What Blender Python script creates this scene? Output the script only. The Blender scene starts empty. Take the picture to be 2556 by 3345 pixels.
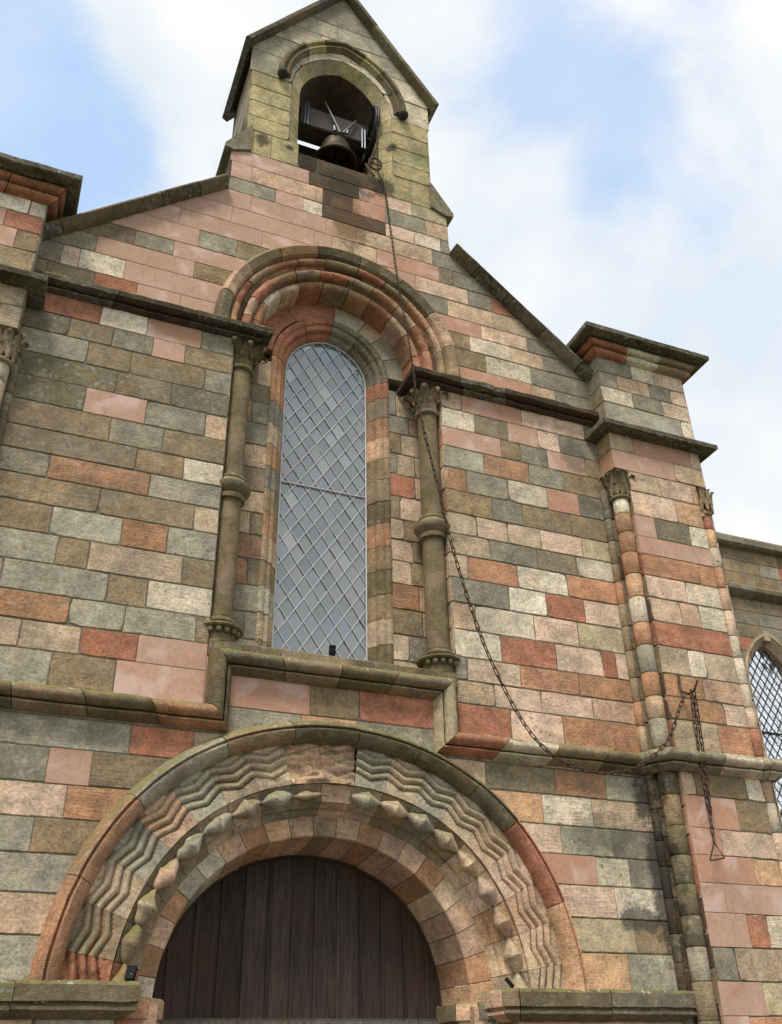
import bpy, bmesh, math, random
from mathutils import Vector, Matrix, noise
random.seed(7)
S = bpy.context.scene
COL = S.collection
R_ = math.radians
PI = math.pi

# ------------------------------------------------------------------ camera
cam = bpy.data.cameras.new('camera'); co = bpy.data.objects.new('camera', cam); COL.objects.link(co)
rr = Vector((0.92590678, -0.37730375, -0.0183985)); uu = Vector((-0.18112903, -0.48617892, 0.85488147)); ff = Vector((0.33149495, 0.78820805, 0.51849703))
M = Matrix((rr, uu, -ff)).transposed().to_4x4(); M.translation = Vector((-2.29583, -6.59808, 2.02787)); co.matrix_world = M
cam.sensor_fit = 'VERTICAL'; cam.sensor_height = 24; cam.sensor_width = 24; cam.lens = 22.21
cam.clip_start = .05; cam.clip_end = 4000
S.camera = co
S.render.resolution_x = 782; S.render.resolution_y = 1024

# ------------------------------------------------------------------ sun, sky, exposure
SUN_EL, SUN_AZ = 57.0, 218.0     # azimuth clockwise from +Y
sd = bpy.data.lights.new('sun', 'SUN'); sd.energy = 2.3; sd.angle = R_(16); sd.color = (1, .93, .85)
so = bpy.data.objects.new('sun', sd); COL.objects.link(so)
a = R_(SUN_AZ); e = R_(SUN_EL)
tosun = Vector((math.sin(a)*math.cos(e), math.cos(a)*math.cos(e), math.sin(e)))
so.rotation_euler = tosun.to_track_quat('Z', 'Y').to_euler()
W = bpy.data.worlds.new('World'); S.world = W; W.use_nodes = True
nt = W.node_tree; nt.nodes.clear(); N = nt.nodes.new; L = nt.links.new
out = N('ShaderNodeOutputWorld'); bg = N('ShaderNodeBackground'); bg.inputs['Strength'].default_value = .1
sky = N('ShaderNodeTexSky'); sky.sky_type = 'NISHITA'; sky.sun_disc = False
sky.sun_elevation = R_(SUN_EL); sky.sun_rotation = R_(SUN_AZ); sky.air_density = 1.0; sky.dust_density = .6; sky.ozone_density = 2.0
tc = N('ShaderNodeTexCoord')
SKYHOLES = [((-0.0969, 0.6211, 0.7777), 8, 0.9), ((-0.0374, 0.6513, 0.7579), 6, 0.7), ((-0.0977, 0.5769, 0.8109), 5, 0.3), ((0.2809, 0.4515, 0.8469), 9, 0.45), ((0.3745, 0.4763, 0.7955), 8, 0.4), ((0.4975, 0.4622, 0.7341), 8, 0.35), ((0.3914, 0.3969, 0.8303), 8, 0.35), ((0.0491, 0.6312, 0.7741), 5, 0.3)]
mp = N('ShaderNodeMapping'); mp.inputs['Location'].default_value = (.35, 1.2, .1); mp.inputs['Scale'].default_value = (1.0, 1.0, 1.3)
n1 = N('ShaderNodeTexNoise'); n1.inputs['Scale'].default_value = 3.6; n1.inputs['Detail'].default_value = 9; n1.inputs['Roughness'].default_value = .56; n1.inputs['Distortion'].default_value = .35
n2 = N('ShaderNodeTexNoise'); n2.inputs['Scale'].default_value = 5; n2.inputs['Detail'].default_value = 5
L(tc.outputs['Generated'], mp.inputs['Vector']); L(mp.outputs['Vector'], n1.inputs['Vector']); L(mp.outputs['Vector'], n2.inputs['Vector'])
def wm(op, a, b=None, c=None, cl=False):
    q = N('ShaderNodeMath'); q.operation = op; q.use_clamp = cl
    for i, z in enumerate((a, b, c)):
        if z is None: continue
        if isinstance(z, (int, float)): q.inputs[i].default_value = z
        else: L(z, q.inputs[i])
    return q.outputs[0]
# openings of blue in the thin cloud, each a direction in the sky with its own spread
acc = wm('MULTIPLY_ADD', n1.outputs['Fac'], 3.0, -.92)
for (d, w_, amt) in SKYHOLES:
    dp = N('ShaderNodeVectorMath'); dp.operation = 'DOT_PRODUCT'; L(tc.outputs['Generated'], dp.inputs[0]); dp.inputs[1].default_value = d
    mr = N('ShaderNodeMapRange'); mr.interpolation_type = 'SMOOTHSTEP'; L(dp.outputs['Value'], mr.inputs[0]); mr.inputs[1].default_value = math.cos(R_(w_)); mr.inputs[2].default_value = 1; mr.inputs[3].default_value = 0; mr.inputs[4].default_value = amt
    acc = wm('SUBTRACT', acc, mr.outputs[0])
cr = N('ShaderNodeMapRange'); cr.interpolation_type = 'SMOOTHSTEP'; L(acc, cr.inputs[0]); cr.inputs[1].default_value = -.35; cr.inputs[2].default_value = .5; cr.inputs[3].default_value = .52; cr.inputs[4].default_value = 1
cc = N('ShaderNodeValToRGB'); cc.color_ramp.elements[0].position = .35; cc.color_ramp.elements[0].color = (5.6, 6.3, 7.0, 1)
cc.color_ramp.elements[1].position = .65; cc.color_ramp.elements[1].color = (7.5, 7.5, 7.45, 1)
L(n2.outputs['Fac'], cc.inputs[0])
st_ = N('ShaderNodeMixRGB'); st_.blend_type = 'MULTIPLY'; st_.inputs[0].default_value = 1; L(sky.outputs[0], st_.inputs[1]); st_.inputs[2].default_value = (2.0, 2.75, 2.9, 1)
mx = N('ShaderNodeMixRGB'); L(cr.outputs[0], mx.inputs[0]); L(st_.outputs[0], mx.inputs[1]); L(cc.outputs[0], mx.inputs[2])
mb_ = N('ShaderNodeMixRGB'); mb_.blend_type = 'MULTIPLY'; mb_.inputs[0].default_value = 0; L(mx.outputs[0], mb_.inputs[1])
L(mb_.outputs[0], bg.inputs[0]); L(bg.outputs[0], out.inputs[0])
S.view_settings.view_transform = 'Standard'; S.view_settings.look = 'None'; S.view_settings.gamma = 1
S.view_settings.exposure = .42
S.render.engine = 'CYCLES'

# ------------------------------------------------------------------ colours of the stones
def lin(c): return tuple((x/255/12.92) if x/255 < .04045 else ((x/255+.055)/1.055)**2.4 for x in c)
# code: (sRGB, newness, lichen, pits)
PAL = {'P': ((205, 167, 148), 1, 0, 0), 'p': ((204, 158, 134), 1, 0, 0), 'G': ((160, 151, 132), 0, .5, .4), 'g': ((178, 170, 151), 0, .3, .5),
 'M': ((138, 127, 92), 0, .6, .2), 'B': ((154, 134, 104), 0, .45, .4), 'b': ((168, 144, 112), 0, .4, .4), 'D': ((140, 128, 108), 0, .6, .4),
 'w': ((220, 206, 184), 0, .12, .9), 'W': ((236, 221, 199), 0, .06, .6), 't': ((186, 166, 142), 0, .25, .5), 'T': ((198, 172, 146), 0, .15, .3),
 'k': ((196, 164, 140), 0, .12, .4), 'K': ((210, 183, 162), 0, .08, .5), 'O': ((194, 146, 116), 0, .1, .4), 'o': ((184, 141, 109), 0, .25, .4),
 'Q': ((208, 168, 134), 0, .08, .2), 'R': ((182, 126, 102), 0, .15, .4), 'r': ((172, 118, 92), 0, .22, .4), 'Y': ((196, 181, 148), 0, .25, .2),
 'S': ((104, 86, 70), 0, .1, .2), 'y': ((192, 178, 136), 0, .08, .1), 'z': ((124, 110, 82), 0, .4, .2), 'c': ((130, 116, 88), .2, .1, .0),
 'm': ((70, 58, 46), 0, 0, 0), 'n': ((84, 74, 54), 0, .6, .1), 's': ((84, 68, 56), 0, .15, .1)}
ALB = .86
def pal(code, jit=.07, rnd=None):
    c, new, li, pi_ = PAL[code]; g = (1+random.uniform(-jit, jit)*(0.6 if new else 1))*(1.06 if code in 'Ww' else 1.2 if code in 'TtKkQ' else 1.1 if code in 'OoRrgYGB' else 1)
    l = [min(.78, x*ALB*g*q_*(1+random.uniform(-.012, .012))) for x, q_ in zip(lin(c), (1.0, .985, .925))]
    return (l[0], l[1], l[2], float(new)), (li*random.uniform(.6, 1.3), pi_*random.choice((0, .5, 1, 1.4)), random.random(), 1.0)

# ------------------------------------------------------------------ mesh builder
class MB:
    def __init__(s): s.v = []; s.f = []; s.c = []; s.x = []; s.m = []
    def add(s, vs, fs, col, mat=0):
        b = len(s.v); s.v += [tuple(p) for p in vs]
        for f in fs: s.f.append(tuple(b+i for i in f)); s.c.append(col[0]); s.x.append(col[1]); s.m.append(mat)
    def build(s, name, mats, parent=None, smooth=None, recalc=True, doubles=None):
        me = bpy.data.meshes.new(name); me.from_pydata(s.v, [], s.f); me.update()
        ca = me.color_attributes.new('scol', 'FLOAT_COLOR', 'CORNER'); cb = me.color_attributes.new('sx', 'FLOAT_COLOR', 'CORNER')
        for p in me.polygons:
            for li in p.loop_indices: ca.data[li].color = s.c[p.index]; cb.data[li].color = s.x[p.index]
            p.material_index = s.m[p.index]
        if recalc:
            bm = bmesh.new(); bm.from_mesh(me); bmesh.ops.recalc_face_normals(bm, faces=bm.faces); bm.to_mesh(me); bm.free()
        if not isinstance(mats, (list, tuple)): mats = [mats]
        for m in mats: me.materials.append(m)
        if smooth:
            me.shade_smooth(); me.set_sharp_from_angle(angle=R_(smooth))
        o = bpy.data.objects.new(name, me); COL.objects.link(o)
        if parent: o.parent = parent
        return o
    def box(s, x0, x1, y0, y1, z0, z1, col, mat=0):
        v = [(x0, y0, z0), (x1, y0, z0), (x1, y1, z0), (x0, y1, z0), (x0, y0, z1), (x1, y0, z1), (x1, y1, z1), (x0, y1, z1)]
        s.add(v, [(0, 3, 2, 1), (4, 5, 6, 7), (0, 1, 5, 4), (1, 2, 6, 5), (2, 3, 7, 6), (3, 0, 4, 7)], col, mat)

def top(name, label, cat, loc=(0, 0, 0), group=None):
    o = bpy.data.objects.new(name, None); COL.objects.link(o); o.location = loc; o.empty_display_size = .2
    o['label'] = label; o['category'] = cat
    if group: o['group'] = group
    return o

# ------------------------------------------------------------------ materials
def newmat(name):
    m = bpy.data.materials.new(name); m.use_nodes = True; t = m.node_tree; t.nodes.clear()
    o = t.nodes.new('ShaderNodeOutputMaterial'); b = t.nodes.new('ShaderNodeBsdfPrincipled'); t.links.new(b.outputs[0], o.inputs[0])
    return m, t, b
def stone_material():
    m, t, b = newmat('sandstone'); n = t.nodes.new; l = t.links.new
    def val(op, a, bb=None, c=None, clamp=False):
        q = n('ShaderNodeMath'); q.operation = op; q.use_clamp = clamp
        for i, z in enumerate((a, bb, c)):
            if z is None: continue
            if isinstance(z, (int, float)): q.inputs[i].default_value = z
            else: l(z, q.inputs[i])
        return q.outputs[0]
    def mix(f, a, bb, mode='MIX'):
        q = n('ShaderNodeMixRGB'); q.blend_type = mode
        for i, z in enumerate((f, a, bb)):
            if isinstance(z, (int, float)): q.inputs[i].default_value = z if i == 0 else (z, z, z, 1)
            elif isinstance(z, tuple): q.inputs[i].default_value = (*z, 1)
            else: l(z, q.inputs[i])
        return q.outputs[0]
    def noi(vec, sc, det=4, ro=.6, dist=0):
        q = n('ShaderNodeTexNoise'); q.inputs['Scale'].default_value = sc; q.inputs['Detail'].default_value = det
        q.inputs['Roughness'].default_value = ro; q.inputs['Distortion'].default_value = dist; l(vec, q.inputs['Vector']); return q.outputs['Fac']
    def ramp(f, p0, p1, c0=0., c1=1.):
        q = n('ShaderNodeMapRange'); q.interpolation_type = 'SMOOTHSTEP'; l(f, q.inputs[0])
        for i, z in zip((1, 2, 3, 4), (p0, p1, c0, c1)): q.inputs[i].default_value = z
        return q.outputs[0]
    at = n('ShaderNodeAttribute'); at.attribute_name = 'scol'; ax = n('ShaderNodeAttribute'); ax.attribute_name = 'sx'
    sp = n('ShaderNodeSeparateXYZ'); l(ax.outputs['Color'], sp.inputs[0]); lich, pits, rnd = sp.outputs
    new = at.outputs['Alpha']; old = val('SUBTRACT', 1, new)
    geo = n('ShaderNodeNewGeometry'); pos = geo.outputs['Position']
    off = n('ShaderNodeVectorMath'); off.operation = 'MULTIPLY_ADD'
    cx = n('ShaderNodeCombineXYZ'); [l(rnd, cx.inputs[i]) for i in range(3)]
    l(cx.outputs[0], off.inputs[0]); off.inputs[1].default_value = (37, 23, 51); l(pos, off.inputs[2]); P = off.outputs[0]
    bedm = n('ShaderNodeMapping'); bedm.inputs['Scale'].default_value = (1.1, 1.1, 17); l(P, bedm.inputs[0])
    rotm = n('ShaderNodeVectorRotate'); rotm.rotation_type = 'Y_AXIS'; l(bedm.outputs[0], rotm.inputs['Vector'])
    l(val('MULTIPLY_ADD', rnd, .5, -.25), rotm.inputs['Angle'])
    big = noi(P, 2.2, 5, .6); mid = noi(P, 9, 5, .65); fine = noi(P, 45, 4, .7); bed = noi(rotm.outputs[0], 1.6, 5, .65); bedf = noi(rotm.outputs[0], 5, 4, .7)
    c = mix(val('MULTIPLY', old, .75, clamp=True), at.outputs['Color'], mix(1, at.outputs['Color'], ramp(big, .3, .7, .80, 1.22), 'MULTIPLY'))
    c = mix(val('MULTIPLY', val('MULTIPLY', old, .6), ramp(rnd, .4, 1)), c, mix(1, c, ramp(bed, .3, .7, .80, 1.16), 'MULTIPLY'))
    c = mix(val('MULTIPLY', old, .85), c, mix(1, c, ramp(mid, .3, .72, .80, 1.22), 'MULTIPLY'))
    c = mix(val('MULTIPLY_ADD', old, .4, .32), c, mix(1, c, ramp(fine, .3, .7, .66, 1.34), 'MULTIPLY'))
    wn = noi(pos, 1.1, 5, .65)   # broad patina that runs on from stone to stone
    c = mix(val('MULTIPLY', ramp(wn, .42, .66), val('MULTIPLY', ramp(lich, .12, .5), .5)), c, (.20, .175, .14))
    hv = noi(P, 4.5, 5, .7, .4)
    c = mix(val('MULTIPLY', ramp(hv, .5, .68), val('MULTIPLY', old, .75)), c, mix(1, c, (1.10, .97, .89), 'MULTIPLY'))
    c = mix(val('MULTIPLY', ramp(hv, .5, .34), val('MULTIPLY', old, .75)), c, mix(1, c, (.88, .88, .87), 'MULTIPLY'))
    wv = noi(pos, 2.6, 6, .68); c = mix(val('MULTIPLY', old, .9), c, mix(1, c, ramp(wv, .32, .68, .80, 1.16), 'MULTIPLY'))
    stm = n('ShaderNodeMapping'); stm.inputs['Scale'].default_value = (11, 11, .9); l(pos, stm.inputs[0])
    stn = noi(stm.outputs[0], 1.5, 6, .75); c = mix(val('MULTIPLY', val('MULTIPLY', ramp(stn, .56, .72), ramp(noi(pos, .9, 4, .6), .46, .62)), .45), c, mix(1, c, (.55, .53, .48), 'MULTIPLY'))
    spk = noi(P, 44, 4, .8); c = mix(val('MULTIPLY', ramp(spk, .56, .66), val('MULTIPLY_ADD', pits, .5, .1)), c, mix(1, c, (.45, .46, .46), 'MULTIPLY'))
    c = mix(val('MULTIPLY', ramp(spk, .40, .31), val('MULTIPLY_ADD', lich, .45, .08)), c, (.42, .41, .34))
    # iron banding: some old stones turn redder in patches
    c = mix(val('MULTIPLY', val('MULTIPLY', ramp(big, .55, .68), ramp(rnd, .45, .8)), val('MULTIPLY', old, .45)), c, mix(1, c, (1.12, .95, .84), 'MULTIPLY'))
    # new pink stones: paler bloom
    bl = noi(P, 3.5, 3, .5, .6)
    c = mix(val('MULTIPLY', ramp(bl, .50, .68), val('MULTIPLY', new, .6)), c, (.72, .52, .45))
    c = mix(val('MULTIPLY', ramp(bl, .45, .28), val('MULTIPLY', new, .6)), c, mix(1, c, (.86, .78, .70), 'MULTIPLY'))
    nf2 = noi(P, 14, 6, .7); c = mix(val('MULTIPLY', ramp(nf2, .5, .68), val('MULTIPLY', new, .35)), c, mix(1, c, (.82, .76, .70), 'MULTIPLY'))
    c = mix(val('MULTIPLY', ramp(noi(pos, 1.7, 6, .7), .56, .74), val('MULTIPLY', new, .22)), c, (.27, .20, .14))
    # grey-green lichen crust
    ln = noi(P, 17, 7, .8, .2); lf = val('MULTIPLY', ramp(val('MULTIPLY_ADD', lich, .14, ln), .54, .70), val('MULTIPLY', ramp(lich, .05, .6), .62))
    c = mix(lf, c, mix(fine, (.18, .165, .13), (.40, .38, .32)))
    alg = noi(pos, 5, 5, .7); c = mix(val('MULTIPLY', ramp(val('MULTIPLY_ADD', lich, .2, alg), .60, .74), .45), c, (.17, .15, .095))
    # pale round lichen spots
    vo = n('ShaderNodeTexVoronoi'); vo.inputs['Scale'].default_value = 19; vo.inputs['Randomness'].default_value = 1
    dis = n('ShaderNodeVectorMath'); dis.operation = 'MULTIPLY_ADD'
    nn = n('ShaderNodeTexNoise'); nn.inputs['Scale'].default_value = 24; l(pos, nn.inputs['Vector']); l(nn.outputs['Color'], dis.inputs[0]); dis.inputs[1].default_value = (.05, .05, .05); l(P, dis.inputs[2])
    l(dis.outputs[0], vo.inputs['Vector'])
    vs = n('ShaderNodeSeparateXYZ'); l(vo.outputs['Color'], vs.inputs[0])
    rad = val('MULTIPLY', ramp(vs.outputs[0], .30, 1), .36)
    spot = val('LESS_THAN', vo.outputs['Distance'], rad)
    c = mix(val('MULTIPLY', val('MULTIPLY', spot, ramp(lich, .15, .7)), .62), c, (.36, .38, .31))
    v3 = n('ShaderNodeTexVoronoi'); v3.inputs['Scale'].default_value = 46; l(dis.outputs[0], v3.inputs['Vector'])
    s3 = n('ShaderNodeSeparateXYZ'); l(v3.outputs['Color'], s3.inputs[0])
    sp3 = val('MULTIPLY', val('LESS_THAN', v3.outputs['Distance'], val('MULTIPLY', ramp(s3.outputs[0], .45, 1), .42)), ramp(mid, .48, .58))
    c = mix(val('MULTIPLY', val('MULTIPLY', sp3, ramp(lich, .12, .6)), .6), c, (.38, .385, .33))
    c = mix(val('MULTIPLY', val('MULTIPLY', val('LESS_THAN', v3.outputs['Distance'], val('MULTIPLY', ramp(s3.outputs[1], .55, 1), .42)), ramp(mid, .52, .44)), val('MULTIPLY', old, .5)), c, mix(1, c, (.5, .5, .5), 'MULTIPLY'))
    # dark weathering pits
    v2 = n('ShaderNodeTexVoronoi'); v2.inputs['Scale'].default_value = 24; l(dis.outputs[0], v2.inputs['Vector'])
    s2 = n('ShaderNodeSeparateXYZ'); l(v2.outputs['Color'], s2.inputs[0])
    pit = val('MULTIPLY', ramp(val('SUBTRACT', v2.outputs['Distance'], val('MULTIPLY', ramp(s2.outputs[0], .5, 1), .30)), .04, -.04), val('MULTIPLY', pits, .8, clamp=True))
    c = mix(pit, c, mix(1, c, (.42, .42, .42), 'MULTIPLY'))
    # moss on ledges that face the sky
    nz = n('ShaderNodeSeparateXYZ'); l(geo.outputs['Normal'], nz.inputs[0])
    mo = val('MULTIPLY', ramp(nz.outputs['Z'], .15, .6), ramp(val('ADD', mid, val('MULTIPLY', alg, .4)), .52, .78))
    c = mix(val('MULTIPLY', mo, val('MULTIPLY_ADD', new, -.5, .85)), c, mix(fine, (.10, .105, .03), (.30, .27, .10)))
    c = mix(val('MULTIPLY', val('MULTIPLY', spot, ramp(nz.outputs['Z'], .15, .5)), .7), c, (.46, .45, .38))
    # black algae and rust stains of their own shape, at set places on the walls
    wp = n('ShaderNodeSeparateXYZ'); l(pos, wp.inputs[0])
    sn = noi(pos, 6, 8, .75)
    for (x, z, sxx, sz, y1, colr, amt) in STAINS:
        dx = val('DIVIDE', val('SUBTRACT', wp.outputs['X'], x), sxx); dz = val('DIVIDE', val('SUBTRACT', wp.outputs['Z'], z), sz)
        d = val('SQRT', val('ADD', val('MULTIPLY', dx, dx), val('MULTIPLY', dz, dz)))
        f = ramp(val('ADD', d, val('MULTIPLY', sn, 2.2)), 1.95, 1.5)
        f = val('MULTIPLY', f, val('LESS_THAN', wp.outputs['Y'], y1))
        c = mix(val('MULTIPLY', f, amt*.9), c, colr)
    l(c, b.inputs['Base Color'])
    b.inputs['Roughness'].default_value = .92; b.inputs['Specular IOR Level'].default_value = .25
    h = val('ADD', val('MULTIPLY', mid, .6), val('ADD', val('MULTIPLY', val('MULTIPLY', bedf, ramp(rnd, .35, .9)), .4), val('MULTIPLY', fine, .3)))
    h = val('SUBTRACT', h, val('MULTIPLY', pit, .35)); h = val('ADD', h, val('MULTIPLY', lf, .15))
    bp = n('ShaderNodeBump'); bp.inputs['Distance'].default_value = .03; l(val('MULTIPLY_ADD', old, .5, .2), bp.inputs['Strength']); l(h, bp.inputs['Height'])
    l(bp.outputs[0], b.inputs['Normal'])
    return m
STAINS = [(2.72, 4.02, .16, .32, .3, (.028, .028, .024), .9), (2.74, 3.35, .14, .9, .3, (.032, .032, .026), .85), (2.2, 3.72, .45, .25, .3, (.09, .09, .06), .55), (2.5, 3.1, .3, .14, .3, (.05, .05, .045), .8),
          (.05, 10.45, .42, .3, .3, (.05, .035, .022), .85), (.12, 9.85, .3, .55, .3, (.14, .075, .035), .75), (.45, 10.62, .22, .25, .3, (.035, .028, .02), .85), (0, 9.7, .22, .12, .3, (.20, .20, .07), .5),
          (-.92, 10.75, .12, .16, .3, (.02, .02, .018), .9), (-.62, 10.75, .07, .06, .3, (.02, .02, .018), .9), (.6, 11.35, .09, .12, .3, (.02, .02, .018), .9),
          (2.5, 7.45, .2, .35, .3, (.10, .10, .075), .6), (.99, 11.3, .22, .2, .3, (.17, .20, .07), .6), (-.95, 11.9, .2, .6, .3, (.2, .19, .09), .45),
          (3.55, 7.9, .3, .12, .3, (.5, .49, .45), .5)]
STONE = stone_material()

def simple(name, col, rough=.6, metal=0, nscale=0, namt=.3, bump=0, stretch=(1, 1, 1), col2=None, spec=.5):
    m, t, b = newmat(name); n = t.nodes.new; l = t.links.new
    b.inputs['Roughness'].default_value = rough; b.inputs['Metallic'].default_value = metal; b.inputs['Specular IOR Level'].default_value = spec
    if nscale:
        g = n('ShaderNodeTexCoord'); mpn = n('ShaderNodeMapping'); mpn.inputs['Scale'].default_value = stretch; l(g.outputs['Object'], mpn.inputs[0])
        q = n('ShaderNodeTexNoise'); q.inputs['Scale'].default_value = nscale; q.inputs['Detail'].default_value = 6; q.inputs['Roughness'].default_value = .65; l(mpn.outputs[0], q.inputs['Vector'])
        r = n('ShaderNodeValToRGB'); r.color_ramp.elements[0].position = .3; r.color_ramp.elements[1].position = .7
        c2 = col2 or tuple(x*(1+namt) for x in col)
        r.color_ramp.elements[0].color = (*[x*(1-namt) for x in col], 1); r.color_ramp.elements[1].color = (*c2, 1)
        l(q.outputs['Fac'], r.inputs[0]); l(r.outputs[0], b.inputs['Base Color'])
        if bump:
            bp = n('ShaderNodeBump'); bp.inputs['Strength'].default_value = bump; bp.inputs['Distance'].default_value = .02; l(q.outputs['Fac'], bp.inputs['Height']); l(bp.outputs[0], b.inputs['Normal'])
    else: b.inputs['Base Color'].default_value = (*col, 1)
    return m
RUST = simple('rusty_iron', (.085, .048, .03), .85, .2, 30, .5, .5)
IRON = simple('black_iron', (.02, .02, .022), .5, .5, 12, .4, .3)
GREYIRON = simple('grey_painted_iron', (.09, .105, .115), .45, .3, 14, .3, .2)
BRONZE = simple('bell_bronze', (.045, .035, .025), .55, .5, 5, .4, .2, col2=(.11, .07, .03))
OAK = simple('headstock_oak', (.085, .066, .06), .8, 0, 6, .3, .4, (.6, 4, 8))
LEAD = simple('lead_came', (.50, .50, .48), .6, 0, 20, .2)
BLACKP = simple('black_plastic', (.010, .011, .013), .7, spec=.15)
GREYP = simple('grey_bracket', (.16, .165, .17), .4, .4)
SLATE = simple('roof_slate', (.07, .07, .075), .7, 0, 8, .3, .4)
DARKIN = simple('dark_interior', (.02, .02, .022), .9)
def wood_mat():
    m, t, b = newmat('door_oak'); n = t.nodes.new; l = t.links.new
    at = n('ShaderNodeAttribute'); at.attribute_name = 'scol'
    g = n('ShaderNodeNewGeometry'); mpn = n('ShaderNodeMapping'); mpn.inputs['Scale'].default_value = (14, 14, .9); l(g.outputs['Position'], mpn.inputs[0])
    q = n('ShaderNodeTexNoise'); q.inputs['Scale'].default_value = 3; q.inputs['Detail'].default_value = 8; q.inputs['Roughness'].default_value = .7; q.inputs['Distortion'].default_value = .5; l(mpn.outputs[0], q.inputs['Vector'])
    q2 = n('ShaderNodeTexNoise'); q2.inputs['Scale'].default_value = 2.2; q2.inputs['Detail'].default_value = 4; l(g.outputs['Position'], q2.inputs['Vector'])
    r = n('ShaderNodeMapRange'); l(q.outputs['Fac'], r.inputs[0]); r.inputs[1].default_value = .3; r.inputs[2].default_value = .72; r.inputs[3].default_value = .45; r.inputs[4].default_value = 1.7
    mm = n('ShaderNodeMixRGB'); mm.blend_type = 'MULTIPLY'; mm.inputs[0].default_value = 1; l(at.outputs['Color'], mm.inputs[1]); l(r.outputs[0], mm.inputs[2])
    r2 = n('ShaderNodeMapRange'); l(q2.outputs['Fac'], r2.inputs[0]); r2.inputs[1].default_value = .5; r2.inputs[2].default_value = .7; r2.inputs[3].default_value = 0; r2.inputs[4].default_value = .5
    m2 = n('ShaderNodeMixRGB'); l(r2.outputs[0], m2.inputs[0]); l(mm.outputs[0], m2.inputs[1]); m2.inputs[2].default_value = (.085, .042, .02, 1)
    l(m2.outputs[0], b.inputs['Base Color']); b.inputs['Roughness'].default_value = .75; b.inputs['Specular IOR Level'].default_value = .2
    bp = n('ShaderNodeBump'); bp.inputs['Strength'].default_value = .45; bp.inputs['Distance'].default_value = .01; l(q.outputs['Fac'], bp.inputs['Height']); l(bp.outputs[0], b.inputs['Normal'])
    return m
WOOD = wood_mat()
def glass_mat():
    m, t, b = newmat('leaded_glass'); n = t.nodes.new; l = t.links.new
    at = n('ShaderNodeAttribute'); at.attribute_name = 'scol'
    l(at.outputs['Color'], b.inputs['Base Color']); b.inputs['Roughness'].default_value = .04; b.inputs['Metallic'].default_value = .55
    b.inputs['IOR'].default_value = 1.52
    g = n('ShaderNodeNewGeometry'); q = n('ShaderNodeTexNoise'); q.inputs['Scale'].default_value = 9; q.inputs['Detail'].default_value = 2; l(g.outputs['Position'], q.inputs['Vector'])
    bp = n('ShaderNodeBump'); bp.inputs['Strength'].default_value = .12; bp.inputs['Distance'].default_value = .02; l(q.outputs['Fac'], bp.inputs['Height']); l(bp.outputs[0], b.inputs['Normal'])
    return m
GLASS = glass_mat()

# ------------------------------------------------------------------ ashlar builder
MORTAR = ((.17, .145, .11, 0), (.1, 0, .5, 1))
def plane_front(y0): return lambda u, v, w: (u, y0-w, v)
def plane_side(x0, sgn): return lambda u, v, w: (x0+sgn*w, u, v)
def poly_block(mb, P, pts, col, new, w0=0., depth=.035, bev=.006, mat=0, extra=0.):
    n = len(pts)
    if n < 3: return
    nx = []
    for i in range(n):
        a, b, c = Vector(pts[i-1]), Vector(pts[i]), Vector(pts[(i+1) % n])
        d1 = (b-a); d2 = (c-b)
        if d1.length < 1e-6 or d2.length < 1e-6: nx.append(Vector((0, 0))); continue
        d1.normalize(); d2.normalize(); n1 = Vector((-d1.y, d1.x)); n2 = Vector((-d2.y, d2.x)); k = n1+n2; k = k/max(.4, 1+n1.dot(n2)); nx.append(k)
    inn = [Vector(pts[i])+nx[i]*bev for i in range(n)]
    w0 += extra
    vs = [P(p.x, p.y, w0) for p in inn]+[P(p[0], p[1], w0-bev*.9) for p in pts]+[P(p[0], p[1], w0-depth) for p in pts]
    fs = [tuple(range(n))]
    for i in range(n):
        j = (i+1) % n; fs.append((n+i, n+j, j, i)); fs.append((2*n+i, 2*n+j, n+j, n+i))
    mb.add(vs, fs, col, mat)
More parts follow.
